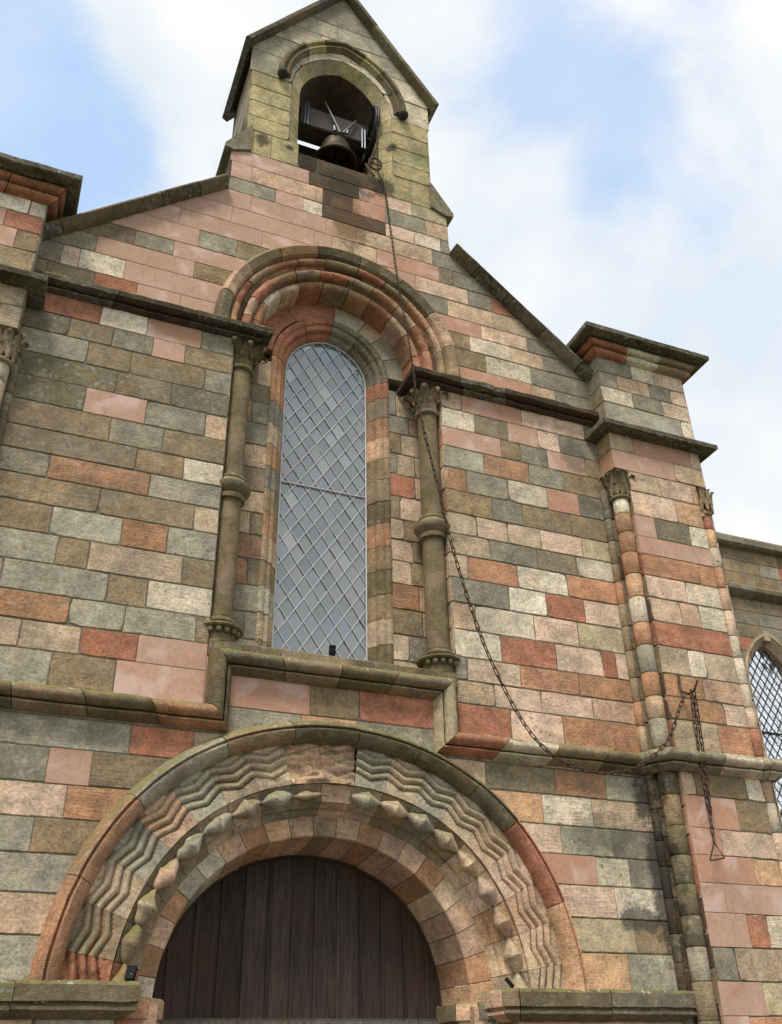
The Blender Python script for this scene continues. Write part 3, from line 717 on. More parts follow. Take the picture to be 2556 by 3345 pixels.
def capital(cx, cy, z0, z1, r, code, parent, worn=0., name='capital', fl=1.):
    mb = MB(); col = pal(code); h = z1-z0
    lathe(mb, (cx, cy), z0, [(r*.9, .0), (r*.98, .02), (r*1.0, .3*h), (r*1.1, .5*h), (r*(1+.35*fl), .8*h), (r*(1+.6*fl), .95*h), (r*(1+.7*fl), h)], pal('s'), 28)  # core darker than the leaves: dirt and crevice shade put into its colour
    nl = 9; k = r/.088
    for i in range(nl):
        a = 2*PI*(i+.5)/nl; leaf(mb, cx, cy, z0+.01, a,   .46*h, .040*k, .022*k*fl, .026*k*fl, col)
    for i in range(nl):
        a = 2*PI*i/nl; leaf(mb, cx, cy, z0+.30*h, a, .55*h, .042*k, (.075 if i % 2 else .105)*k*fl, .034*k*fl, col)
        ball(mb, (cx+math.cos(a)*(r*(1+.55*fl)), cy+math.sin(a)*(r*(1+.55*fl)), z0+.80*h), .022*k, col, 8, 5)
    o = mb.build(name, STONE, parent, smooth=45)
    mb = MB(); pr = [(r*.95, -.035)]+[(r*1.10+.022*math.cos(t), -.012+.024*math.sin(t)) for t in [R_(x) for x in range(-90, 91, 30)]]+[(r*.95, .012)]
    lathe(mb, (cx, cy), z0, pr, pal(code), 28); mb.build('neck_ring', STONE, o, smooth=50)
    return o
def column(s, worn):
    cx, cy = s*.935, .12; r = .100
    e = bpy.data.objects.new('nook_column', None); COL.objects.link(e); e.location = (cx, cy, 4.95); e.parent = church
    bpy.context.view_layer.update(); inv = Matrix.Translation((-cx, -cy, -4.95))
    parts = []
    mb = MB(); col = pal('c', 0)
    lathe(mb, (cx, cy), 0, [(r*1.0, 5.13), (r*1.0, 5.6), (r*.985, 6.24)], col, 36, disp=lambda t, z, rr: .0)
    lathe(mb, (cx, cy), 0, [(r*.985, 6.36), (r*.97, 7.0), (r*.95, 7.62)], pal('c', .02), 36)
    parts.append(mb.build('shaft', STONE, None, smooth=50))
    mb = MB(); col = pal('c')
    lathe(mb, (cx, cy), 0, [(r*.97, 6.22), (r*1.25, 6.225), (r*1.30, 6.245), (r*1.28, 6.265), (r*1.2, 6.275), (r*1.35, 6.285), (r*1.6, 6.31), (r*1.72, 6.335), (r*1.70, 6.36), (r*1.45, 6.385), (r*1.3, 6.40), (r*1.22, 6.415), (r*1.28, 6.43), (r*1.2, 6.45), (r*.97, 6.455)], col, 40)
    parts.append(mb.build('annulet', STONE, None, smooth=35))
    mb = MB(); col = pal('c')
    lathe(mb, (cx, cy), 0, [(r*1.35, 4.93), (r*1.35, 5.03), (r*1.8, 5.04), (r*1.9, 5.052), (r*1.85, 5.068), (r*1.4, 5.074), (r*1.2, 5.075), (r*1.15, 5.09), (r*1.35, 5.105), (r*1.33, 5.125), (r*1.12, 5.14), (r*1.16, 5.155), (r*.98, 5.16)], col, 40)
    parts.append(mb.build('base', STONE, None, smooth=35))
    for k in range(-1, 5):
        b = MB(); a = R_(-90+(k-1.5)*24); ball(b, (cx+.152*math.cos(a), cy+.152*math.sin(a), 5.016), .025, pal('c')); parts.append(b.build('ball_ornament', STONE, None, smooth=60))
    cp = capital(cx, cy, 7.63, 7.905, r*.95, 'c' if s < 0 else 'b', None)
    parts.append(cp)
    for p in parts: p.parent = e; p.matrix_parent_inverse = inv
column(-1, 0); column(1, 1)

# ---- window: jamb order, leading, glass
WS, WE = 8.075, .05
def head(t, a):
    # two-centred head: frame origin and direction at parameter t (0 right springing, PI left)
    sg = 1 if t <= PI/2 else -1; R0 = a+WE; tm = math.acos(WE/R0); q = tm*(t if sg > 0 else PI-t)/(PI/2)
    A = Vector((sg*math.cos(q), 0, math.sin(q))); return Vector((-sg*WE, 0, WS))+A*WE, A
window = bpy.data.objects.new('lancet_window', None); COL.objects.link(window); window.parent = church
mb = MB()
jp = [(.60, .30), (.585, .29), (.565, .295), (.545, .31), (.54, .33), (.53, .335)]+[(.495+.04*math.cos(R_(20-i*25)), .37-.0-.04*math.sin(R_(20-i*25))) for i in range(0)]
jp = [(.60, .34), (.60, .292), (.575, .285), (.548, .30), (.54, .325), (.52, .325), (.495, .335), (.48, .36), (.478, .385), (.465, .39), (.44, .415), (.425, .45), (.425, .5), (.60, .5)]
# profile (x-from-centre, y) swept up the jamb, round the head and down again
fr = []
zs_j = [5.0+.12*i for i in range(26)]
for z in zs_j: fr.append((Vector((0, 0, z)), Vector((1, 0, 0)), Vector((0, 1, 0))))
for i in range(31): O_, A_ = head(PI*i/30, .45); fr.append((O_, A_, Vector((0, 1, 0))))
for z in zs_j[::-1]: fr.append((Vector((0, 0, z)), Vector((-1, 0, 0)), Vector((0, 1, 0))))
nf = len(fr); bk = [0]
while bk[-1] < nf-1: bk.append(min(nf-1, bk[-1]+(2 if bk[-1] < 25 or bk[-1] > 56 else 5)))
cj = 'ztBzbozBbkoBr'+'zzGRR'+'RoGtoGboTbgtBzbz'
sweep(mb, fr, jp, cj, bk, wear=.005, gap=.003)
mb.build('window_surround', STONE, window, smooth=35)
# glass: one pane per diamond, each at its own slight tilt
hw = .425; zb, zt = 5.02, WS
def inwin(x, z): return abs(x) < hw+.01 and z > zb and (z < zt or (abs(x)+WE)**2+(z-zt)**2 < (hw+WE+.01)**2)
mb = MB(); DW, DH = .146, .218; YG = .46
nrow = int((8.6-zb)/(DH/2))+3
for r in range(-1, nrow):
    zc = 5.08+r*DH/2
    for k in range(-4, 5):
        xc = k*DW+(DW/2 if r % 2 else 0)-.01
        if abs(xc) > hw+DW/2: continue
        if zc > zt and xc*xc+(zc-zt)**2 > (hw+.17)**2: continue
        tx, tz = random.gauss(0, .022), random.gauss(0, .022)
        col = random.choice(((.27, .28, .29), (.28, .29, .30), (.26, .27, .28), (.29, .30, .30), (.24, .25, .26)))
        if random.random() < .05: col = (.35, .36, .36)
        vs = []
        for dx, dz in ((-DW/2, 0), (0, -DH/2), (DW/2, 0), (0, DH/2)): vs.append((xc+dx, YG+.004+dx*tx+dz*tz, zc+dz))
        mb.add(vs, [(0, 1, 2, 3)], ((*col, 1), (0, 0, 0, 1)))
mb.build('glass', GLASS, window)
mb = MB()
def lead_line(x0, z0, x1, z1, r=.0048, mb=mb):
    # clip to the window outline by sampling
    n = 160; seg = []; runs = []
    for i in range(n+1):
        t = i/n; x = x0+(x1-x0)*t; z = z0+(z1-z0)*t
        if inwin(x, z): seg.append((x, z))
        else:
            if len(seg) > 2: runs.append(seg)
            seg = []
    if len(seg) > 2: runs.append(seg)
    for sg in runs:
        a, b = sg[0], sg[-1]; n2 = max(2, int(math.hypot(b[0]-a[0], b[1]-a[1])/.13))
        pts = [(a[0]+(b[0]-a[0])*i/n2+random.uniform(-.0015, .0015), YG-.003+random.uniform(-.002, .002), a[1]+(b[1]-a[1])*i/n2) for i in range(n2+1)]
        tube(mb, pts, r, PLAIN, 6)
sl = DH/DW
for k in range(-30, 60):
    z0 = 5.08-DH/2+k*DH
    lead_line(-1, z0+(-1+.01)*sl, 1, z0+(1+.01)*sl); lead_line(-1, z0+(1-.01)*sl, 1, z0+(-1-.01)*sl)
mb.build('lead_lattice', LEAD, window)
mb = MB()
for z in (6.765, 5.98):
    tube(mb, [(-hw, YG-.008 if z > 6.5 else YG+.02, z), (hw, YG-.008 if z > 6.5 else YG+.02, z)], .007, PLAIN, 6)
pts = [(hw-.008, YG-.006, 5.05+i*.2) for i in range(16)]+[tuple((lambda oa: oa[0]+oa[1]*(hw-.008)+Vector((0, YG-.006, 0)))(head(PI*i/24, hw))) for i in range(25)]+[(-hw+.008, YG-.006, 8.05-i*.2) for i in range(16)]
tube(mb, pts, .009, PLAIN, 6)
mb.build('saddle_bar', LEAD, window)
mb = MB(); mb.box(-.6, .6, .52, .56, 4.9, 8.75, PLAIN); mb.build('interior_shade', DARKIN, window)

# ---- door leaf
door = bpy.data.objects.new('door', None); COL.objects.link(door); door.parent = church
mb = MB(); x = -1.16; pw = .176
def woodcol(): 
    g = random.uniform(.75, 1.25); return ((.056*g, .039*g, .032*g, 1), (0, 0, 0, 1))
while x < 1.16:
    x1 = x+pw
    for (a, b) in ((x+.002, x1-.016),):
        n = 6; vs = []
        tops = []
        for i in range(n+1):
            xx = a+(b-a)*i/n; d = (xx-DX)/1.13; zt_ = DZ+math.sqrt(max(0, 1-d*d))*1.13 if abs(d) < 1 else DZ-.2
            tops.append((xx, max(zt_, 2.44)))
        yy = .62+random.uniform(-.003, .003)
        vs = [(a, yy, .35), (b, yy, .35)]+[(xx, yy, z) for xx, z in tops[::-1]]
        m = len(vs); vs += [(p[0], p[1]+.03, p[2]) for p in vs]
        mb.add(vs, [tuple(range(m))]+[(i, m+i, m+(i+1) % m, (i+1) % m) for i in range(m)], woodcol())
    # cover bead over the joint
    d = (x1-DX)/1.13
    if abs(d) < 1:
        zt_ = DZ+math.sqrt(1-d*d)*1.13; c_ = woodcol(); mb.box(x1-.022, x1-.004, .606, .64, 2.42, zt_, c_); mb.box(x1-.004, x1+.006, .613, .64, 2.42, zt_, c_)
    x = x1
mb.box(-1.2, 1.2, .66, .70, .3, 3.7, ((.01, .01, .01, 1), (0, 0, 0, 1)))
mb.build('planks', WOOD, door)
random.seed(21)
x = -1.12+pw
while x < 1.1:
    for zr in (2.72, 2.98, 3.24, 3.45):
        for dx in (-.035, .02):
            if random.random() < .75 and (x+dx)**2+(zr-DZ)**2 < 1.03**2: (mb := MB(), ball(mb, (x+dx, .617, zr+random.uniform(-.01, .01)), .0045, PLAIN, 6, 4), mb.build('nail_head', GREYP, door))
    x += pw
mb = MB(); fr = arc_frames(-.02, DZ, -2, 182, 60, shape=dshape)
sweep(mb, fr, [(1.10, .585), (1.10, .66), (1.055, .66), (1.055, .605), (1.065, .59)], 'm', [0, 60], wear=.004, jit=.001)
mb.build('door_frame', WOOD, door, smooth=40)
mb = MB(); mb.box(-1.12, 1.13, .55, .64, 2.36, 2.43, ((.13, .12, .09, 1), (0, 0, 0, 1))); mb.box(-1.12, 1.13, .585, .63, 2.43, 2.448, ((.10, .09, .07, 1), (0, 0, 0, 1)))
mb.build('transom', WOOD, door)

# ---- door imposts
DIMP = [(0, 2.40), (.03, 2.405), (.10, 2.445), (.10, 2.465), (.085, 2.472), (.085, 2.482), (.115, 2.49), (.115, 2.58), (.10, 2.60), (0, 2.61), (-.05, 2.5)]
mb = MB()
fr, idx = plan_frames([(-2.82, 0), (-1.39, 0), (-1.39, .16)]); sweep(mb, fr, DIMP, 'Mzzz', stones_of(idx, len(fr), 9), wear=.005)
mb.build('door_impost', STONE, church, smooth=30); mb = MB()
fr, idx = plan_frames([(1.22, .30), (1.33, .04), (1.37, 0), (2.82, 0)]); sweep(mb, fr, DIMP, 'kbzzbz', stones_of(idx, len(fr), 8), wear=.006)
mb.build('door_impost', STONE, church, smooth=30); mb = MB()
D2 = [(o*.6, z-.07) for o, z in DIMP]
fr, idx = plan_frames([(-1.39, .16), (-1.20, .20), (-1.135, .26), (-1.115, .6)]); sweep(mb, fr, D2, 'Ok', stones_of(idx, len(fr), 9), wear=.005)
mb.build('inner_impost', STONE, church, smooth=30); mb = MB()
fr, idx = plan_frames([(1.08, .62), (1.10, .34), (1.17, .20), (1.34, .16)]); sweep(mb, fr, D2, 'zk', stones_of(idx, len(fr), 6), wear=.005)
mb.build('inner_impost', STONE, church, smooth=30)
mb = MB()
mb.box(-1.40, -1.12, .14, .6, 2.38, 2.5, pal('k')); mb.build('impost_bed', STONE, church); mb = MB(); mb.box(1.09, 1.38, .14, .6, 2.38, 2.5, pal('k'))
mb.build('impost_bed', STONE, church)

# ==================================================================== pilasters
def pilaster(s):
    e = bpy.data.objects.new('pilaster', None); COL.objects.link(e); e.parent = church
    X0, X1 = 2.81, 3.93; nk = 2.955; yb = -.22
    P = plane_front(yb)
    def mx_(u): return s*u
    if s > 0: PP = lambda u, v, w: (u, yb-w, v)
    else: PP = lambda u, v, w: (-u, yb-w, v)
    mb = MB()
    if s > 0:
        top_rows = [(8.504, [3.24, 3.53], 'GWK'), (8.302, [3.04, 3.45, 3.72], 'GTGK'), (8.094, [3.2, 3.58], 'wGK'), (7.859, [3.78], 'gW'), (7.7, [], 'G')]
        up_rows = [(7.486, [3.09, 3.8], 'TpK'), (7.258, [3.56], 'PT')]
        rows = [(7.022, [3.33, 3.73], 'tKQ'), (6.747, [3.48], 'KQ'), (6.511, [3.18, 3.59], 'PBW'), (6.317, [], 'P'), (6.086, [3.6], 'OO'), (5.857, [3.4], 'Kw'), (5.615, [3.29, 3.51], 'Tkw'), (5.375, [], 'R'),
                (5.112, [3.27, 3.46], 'tWt'), (4.898, [3.38], 'ok'), (4.694, [3.56], 'oK'), (4.4, [3.44], 'tO')]
        low = [(4.25, [], 'B'), (4.045, [3.09, 3.62], 'TBw'), (3.784, [3.47], 'pb'), (3.573, [3.25], 'pK'), (3.361, [3.53], 'pQ'), (3.141, [3.18], 'PP'), (2.895, [3.35, 3.54], 'PRw'), (2.658, [3.17], 'Gt'),
               (2.428, [3.37], 'PY'), (2.136, [3.19], 'PO')]+rand_rows(.3, 2.136, 2.96, 3.93, 'PTKOpY')
    else:
        zt_ = [8.45, 8.22, 8.0, 7.8, 7.7]
        top_rows = [(8.52, [2.95], 'WW'), (8.32, [3.12], 'RP'), (8.10, [3.0], 'BP'), (7.859, [3.5], 'BB'), (7.7, [], 'B')]
        up_rows = [(7.486, [3.1, 3.5], 'tGG'), (7.258, [2.98, 3.4], 'tKG')]
        rows = rand_rows(0, 0, nk, X1, 'GtBbK', zs=[7.022, 6.747, 6.511, 6.317, 6.086, 5.857, 5.615, 5.375, 5.112, 4.898, 4.694, 4.4])
        low = rand_rows(.3, 4.4, nk, X1, 'GtKPb')
    zone(mb, PP, X0, X1, 8.72, top_rows); zone(mb, PP, X0, X1, 7.7, up_rows)
    zone(mb, PP, nk, 3.80, 7.258, rows); zone(mb, PP, nk, 3.80, 4.4, low)
    zone(mb, PP, 3.80, X1, 8.72 if False else 7.0, [(6.9, [], 'K')])
    # inner side face, above the capital; the nook below; the outer side
    sf = plane_side(s*X0, -s)
    SS = lambda u, v, w: (s*(X0)-s*w, u, v)
    zone(mb, SS, yb, .02, 8.72, rand_rows(0, 0, yb, .02, 'GDBG' if s > 0 else 'BG', zs=[8.504, 8.302, 8.094, 7.859, 7.7], wid=(.3, .5)))
    zone(mb, SS, yb, .02, 7.7, [(7.486, [], 'b'), (7.258, [], 'p' if s > 0 else 'B')])
    zl = [7.022, 6.747, 6.511, 6.317, 6.086, 5.857, 5.615, 5.375, 5.112, 4.898, 4.694, 4.4, 4.2, 3.96, 3.73, 3.5, 3.26, 3.0, 2.75, 2.5, 2.2, 1.9, 1.6, 1.3, 1.0, .7, .3]
    NN = lambda u, v, w: (s*nk-s*w, u, v)
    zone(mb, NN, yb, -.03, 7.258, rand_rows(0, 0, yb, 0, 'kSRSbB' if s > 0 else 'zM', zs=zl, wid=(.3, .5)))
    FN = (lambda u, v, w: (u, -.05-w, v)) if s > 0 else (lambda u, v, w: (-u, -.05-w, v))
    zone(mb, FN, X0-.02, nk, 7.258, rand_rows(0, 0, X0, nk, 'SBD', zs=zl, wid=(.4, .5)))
    RS = lambda u, v, w: (s*X1+s*w, u, v)
    zone(mb, RS, yb, 2.4, 8.72, rand_rows(.3, 8.72, yb, 2.4, 'GBtKT'))
    BK = MB()
    # capped top
    mb.box(min(s*X0, s*X1)+.01, max(s*X0, s*X1)-.01, yb+.01, .5, 8.6, 8.80, pal('G'))
    mb.build('pilaster_wall', STONE, e)
    # corner shafts
    for (cx, r, cyy, nm) in ((2.885, .077, -.125, 'corner_shaft'), (3.872, .058, -.17, 'corner_shaft')):
        m2 = MB(); z = 6.94
        cl = 'WooOQwOgOTgzzbzzzzgbzgzzzzzz' if s > 0 else 'gtBgtbtGBtgbtBtG'; k = 0
        if cx > 3: cl = 'RQwOkKwWwKROTwKTYT'
        brk = [6.94, 6.76, 6.55, 6.33, 6.1, 5.86, 5.6, 5.38, 5.12, 4.9, 4.7, 4.45, 4.28, 4.05, 3.8, 3.57, 3.35, 3.12, 2.9, 2.66, 2.4, 2.15, 1.9, 1.6, 1.3, 1.0, .7, .3]
        for i in range(len(brk)-1):
            q = cl[i] if i < len(cl) else 'T'
            dr = random.uniform(-.0015, .002); ox = random.uniform(-.002, .002)
            lathe(m2, (s*cx+ox, cyy), 0, [(r+dr-.004, brk[i+1]+.003), (r+dr, brk[i+1]+.008), (r+dr, brk[i]-.008), (r+dr-.004, brk[i]-.003)], pal(q), 26)
        lathe(m2, (s*cx, cyy), 0, [(r-.006, .3), (r-.006, 6.95)], pal('S'), 20)
        o = m2.build(nm, STONE, e, smooth=40)
        capital(s*cx, cyy, 6.955, 7.245, r*(.95 if cx < 3 else .9), 'c' if s > 0 and cx < 3 else 'b', o, fl=.75 if cx < 3 else .45)
    # thin shaft in the angle with the wall
    m2 = MB(); brk = [7.1, 6.86, 6.75, 6.5, 6.25, 6.06, 5.83, 5.6, 5.36, 5.1, 4.88, 4.66, 4.44, 4.2, 3.95, 3.7, 3.5, 3.26, 3.0, 2.8, 2.6, 2.3, 2.0, 1.7, 1.4, 1.1, .7, .3]
    cl = 'DDDBbObBbBOtBbSSSSDSDSDSSTT' if s > 0 else 'MzMzzMzMzzMMzMzzMzMzMzMMzMM'
    for i in range(len(brk)-1):
        lathe(m2, (s*2.785, -.02), 0, [(.036, brk[i+1]+.003), (.038, brk[i+1]+.006), (.038, brk[i]-.006), (.036, brk[i]-.003)], pal(cl[i]), 14)
    m2.build('angle_shaft', STONE, e, smooth=40)
    # drip string and moulded cap
    DR_ = [(0, 7.685), (.03, 7.69), (.12, 7.692), (.14, 7.70), (.142, 7.75), (.125, 7.768), (0, 7.84), (-.05, 7.75)]
    pth = [(s*X0, .05), (s*X0, yb), (s*X1, yb), (s*X1, 1.0)]
    if s < 0: pth = pth[::-1]
    fr, idx = plan_frames(pth, .12); m2 = MB()
    sweep(m2, fr, DR_, 'nnnzn', stones_of(idx, len(fr), 7), wear=.006); m2.build('drip_string', STONE, e, smooth=30)
    CAPP = [(-.02, 8.69), (.0, 8.69)]
    for i in range(7): t = R_(-75+i*27); CAPP.append((.03+.045*math.cos(t), 8.74+.042*math.sin(t)))
    CAPP += [(.045, 8.785)]
    for i in range(7): t = R_(-75+i*27); CAPP.append((.075+.045*math.cos(t), 8.825+.04*math.sin(t)))
    CAPP += [(.09, 8.868)]
    nb = len(CAPP)
    m2 = MB(); sweep(m2, fr, CAPP+[(-.05, 8.88)], 'rrwbro' if s > 0 else 'rorrrr', stones_of(idx, len(fr), 3), wear=.009); m2.build('cap_moulding', STONE, e, smooth=40)
    m2 = MB(); sweep(m2, fr, [(0, 8.865), (.14, 8.862), (.215, 8.858), (.232, 8.868), (.235, 8.918), (.215, 8.938), (0, 8.985), (-.25, 8.99), (-.25, 8.87)], 'nnnn', stones_of(idx, len(fr), 8), wear=.006); m2.build('cap_slab', STONE, e, smooth=30)
    m2 = MB(); m2.box(min(s*3.0, s*3.75), max(s*3.0, s*3.75), 0, 1.0, 8.7, 8.99, pal('n')); m2.build('cap_top', STONE, e)
    # lower string returned round the pilaster, swelling over the shafts
    LPv = [(b, 4.33+a_*.8) for a_, b in lowprof()]
    pth = [(s*2.72, .0), (s*2.755, -.04), (s*2.79, -.15), (s*2.86, -.235), (s*2.93, -.24), (s*2.98, yb), (s*3.80, yb), (s*3.84, -.255), (s*3.91, -.25), (s*3.955, -.17), (s*3.955, 1.0)]
    if s < 0: pth = pth[::-1]
    fr2, idx2 = plan_frames(pth, .09); m2 = MB()
    sweep(m2, fr2, LPv, lambda i: 'Gwwwobz'[i % 7] if s > 0 else 'z', [0]+[q for q in stones_of(idx2, len(fr2), 5) if q > 5], wear=.005)
    m2.build('lower_string', STONE, e, smooth=40)
    return e
pilaster(1); pilaster(-1)

# ==================================================================== gable copings
def coping(s):
    mb = MB(); x0, x1 = 1.235, 2.86; n = 24
    # cross-section perpendicular to the slope: (up, y)
    sec = [(-.01, .30), (-.01, .0), (.0, -.05), (.008, -.085), (.045, -.135), (.058, -.135), (.105, -.085), (.115, -.07), (.15, .05), (.15, .45), (-.01, .45)]
    up = Vector((s*.656, 0, .755)); fr = []
    for i in range(n+1):
        xx = x1+(x0-x1)*i/n; fr.append((Vector((s*xx, 0, 10.93-.872*xx)), up, Vector((0, 1, 0))))
    sweep(mb, fr, sec, 'nzznz' if s < 0 else 'nDnnz', [0, 3, 9, 15, 20, 24], wear=.008, gap=.004)
    return mb.build('gable_coping', STONE, church, smooth=30)
coping(-1); coping(1)
# roofs behind
mb = MB()
for s in (-1, 1):
    mb.add([(0, .3, 10.95), (s*2.9, .3, 8.45), (s*2.9, 9, 8.45), (0, 9, 10.95)], [(0, 1, 2, 3)], PLAIN)
    mb.add([(0, .3, 10.9), (s*2.9, .3, 8.40), (s*2.9, 9, 8.40), (0, 9, 10.9)], [(0, 3, 2, 1)], PLAIN)
    mb.add([(s*2.7, .4, 8.7), (s*3.95, .4, 8.6), (s*3.95, 9, 8.6), (s*2.7, 9, 8.7)], [(0, 1, 2, 3)], PLAIN)
mb.build('roof', SLATE, church, recalc=False)
mb = MB()   # solid behind the front, so nothing shows through from the side
mb.box(-2.8, -1.25, .25, .55, .3, 8.7, MORTAR); mb.box(1.25, 2.8, .25, .55, .3, 8.7, MORTAR)
mb.box(-2.2, -1.25, .25, .55, 8.7, 9.1, MORTAR); mb.box(1.25, 2.2, .25, .55, 8.7, 9.1, MORTAR)
mb.box(-1.0, 1.0, .3, .9, 9.45, 10.4, MORTAR)
mb.build('wall_core', STONE, church)

# ==================================================================== bell gable
bc = bpy.data.objects.new('bell_gable', None); COL.objects.link(bc); bc.parent = church
BX = -.02; DB = .95                      # centre and depth of the bellcote
AE, AZ = .17, 11.86
def arch_lo(a):                       # two-centred opening of half-span a
    def f(u):
        d = abs(u-BX)
        if d >= a: return -9
        R = a+AE; return AZ+math.sqrt(max(0, R*R-(d+AE)**2))
    return f
mb = MB(); P0 = plane_front(0)
# battered upper body
def body_hw(z): return 1.045+(z-10.86)*.04
rows = [(12.62, [-.5, .1, .55], 'GgGg'), (12.35, [-.75, .35], 'gGg'), (12.1, [], 'G'), (11.86, [], 'y')]
rkb = lambda u: 13.97-1.47*abs(u-BX)
tl = [(13.3, [], 'G'), (13.0, [-.1], 'gg'), (12.66, [-.3, .35], 'gwg'), (12.28, [-.45, .2], 'gww'), (11.88, [0], 'gw')]
zone(mb, P0, BX-1.105, BX+1.105, 13.95, tl, lo=arch_lo(.62), hi=rkb)
jl = [(11.60, [-.82], 'yy'), (11.33, [], 'y'), (11.02, [], 'y'), (10.86, [], 'y')]
for sg in (-1, 1):
    a, b = sorted((BX+sg*.61, BX+sg*1.085))
    zone(mb, P0, a, b, 11.88, [(11.62, [], 'y'), (11.36, [], 'y'), (11.10, [], 'yY'), (10.86, [], 'yz')])
    # splayed jambs (0 -> .1) and inner jamb faces
    z = 11.88; k = 0
    while z > 10.75:
        zb_ = max(10.72, z-.26); c_ = pal('y' if k < 4 else 'Y')
        xo, xi = BX+sg*.61, BX+sg*.49
        mb.add([(xo, 0.001, z-.004), (xi, .11, z-.004), (xi, .11, zb_+.004), (xo, .001, zb_+.004), (xi, DB, z-.004), (xi, DB, zb_+.004)], [(0, 1, 2, 3), (1, 4, 5, 2)], c_); z = zb_; k += 1
    S2 = lambda u, v, w: (BX+sg*(1.075+w), u, v)
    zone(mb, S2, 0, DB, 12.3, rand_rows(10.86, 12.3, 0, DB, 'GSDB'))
# voussoir splay and dark soffit
f1 = []
for sgn in (1, -1):
    n = 15; R0 = .61+AE; tm = math.acos(AE/R0); R1 = .49+AE; tm1 = math.acos(AE/R1)
    for i in range(n):
        vs = []
        for kk in (i, i+1):
            t = tm*kk/n; t1 = tm1*kk/n
            po = (BX+sgn*(-AE+R0*math.cos(t)), .001, AZ+R0*math.sin(t)); pi1 = (BX+sgn*(-AE+R1*math.cos(t1)), .11, AZ+R1*math.sin(t1)); pb = (pi1[0], DB, pi1[2])
            vs += [po, pi1, pb]
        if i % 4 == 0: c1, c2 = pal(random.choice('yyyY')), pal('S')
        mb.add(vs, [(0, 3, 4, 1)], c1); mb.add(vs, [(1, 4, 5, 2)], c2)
# back face of the gable
BKF = plane_front(0)
bk_ = lambda u, v, w: (u, DB+w, v)
zone(mb, bk_, BX-1.08, BX+1.08, 13.85, [(13.2, [], 'G'), (12.6, [], 'G'), (12.1, [], 'G'), (11.86, [], 'G')], lo=arch_lo(.49), hi=rkb)
for sg in (-1, 1):
    a, b = sorted((BX+sg*.49, BX+sg*1.08)); zone(mb, bk_, a, b, 11.88, [(11.4, [], 'G'), (10.9, [], 'G'), (10.4, [], 'G')])
mb.build('gable_body', STONE, bc)
# wider base with weathered shoulders
mb = MB()
for sg in (-1, 1):
    a, b = sorted((BX+sg*.50, BX+sg*1.24)); 
    zone(mb, P0, a, b, 10.86, [(10.49, [sg*.82], 'yy')], hi=lambda u: 10.86-max(0, abs(u-BX)-1.05)*1.9)
    S2 = lambda u, v, w: (sg*(1.245)+sg*w, u, v)
    zone(mb, S2, 0, DB, 10.5, [(10.25, [.5], 'SS'), (10.0, [.3], 'SD'), (9.7, [], 'D')])
    # shoulder slab, weathered, oversailing at the side
    v = []
    for y in (-.03, DB+.03):
        for (x, z) in ((1.04, 10.90), (1.06, 10.89), (1.315, 10.49), (1.315, 10.44), (1.22, 10.42), (1.04, 10.5)): v.append((sg*x, y, z))
    n = 6; fs = [tuple(range(n)), tuple(range(2*n-1, n-1, -1))]+[(i, (i+1) % n, n+(i+1) % n, n+i) for i in range(n)]
    mb.add(v, fs, pal('M'))
# sill block under the bell
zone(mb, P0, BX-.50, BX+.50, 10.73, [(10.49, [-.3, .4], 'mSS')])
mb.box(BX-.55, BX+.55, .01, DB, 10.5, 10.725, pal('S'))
mb.build('gable_base', STONE, bc)
# raking coping of the bell gable
mb = MB()
for sg in (-1, 1):
    up = Vector((sg*.825, 0, .565)); fr = []
    n = 16
    for i in range(n+1):
        xx = 1.15*(1-i/n); fr.append((Vector((BX+sg*xx, 0, 13.94-1.47*xx)), up, Vector((0, 1, 0))))
    # make the crown a vertical mitre
    O, A, B = fr[-1]; fr[-1] = (O, Vector((0, 0, 1/.565)), B)
    sec = [(.0, .1), (.0, -.08), (.012, -.115), (.03, -.12), (.06, -.12), (.075, -.10), (.08, DB+.1), (.0, DB+.1)]
    sweep(mb, fr, sec, 'nzn' if sg < 0 else 'zMz', [0, 6, 11, 16], wear=.006, gap=.002)
mb.build('roof_coping', STONE, bc, smooth=30)
# hood mould with label stops
mb = MB()
HE, HZ = .20, 11.95
for sgn in (1, -1):
    n = 22; R0 = .79+HE; tm = math.acos(HE/R0); fr = []
    for i in range(n+1):
        t = tm*i/n; O = Vector((BX+sgn*(-HE), 0, HZ)); A = Vector((sgn*math.cos(t), 0, math.sin(t)))
        if i == n: pass
        fr.append((O+A*HE*1.0, A, Vector((0, 1, 0))))
    sweep(mb, fr, [(.80, .02), (.795, -.03), (.78, -.075), (.755, -.085), (.735, -.08), (.722, -.045), (.71, -.04), (.695, -.06), (.675, -.06), (.66, -.03), (.64, -.012), (.64, .02)], 'zzyzy', [0, 6, 12, 17, 22], wear=.004, gap=.002)
o = mb.build('hood_mould', STONE, bc, smooth=35)
for sg in (-1, 1):
    mb = MB(); ball(mb, (BX+sg*.745, -.055, HZ-.03), .062, ((.035, .033, .03, 0), (0, 0, 0, 1)), 14, 9); mb.build('label_stop', STONE, o, smooth=60)

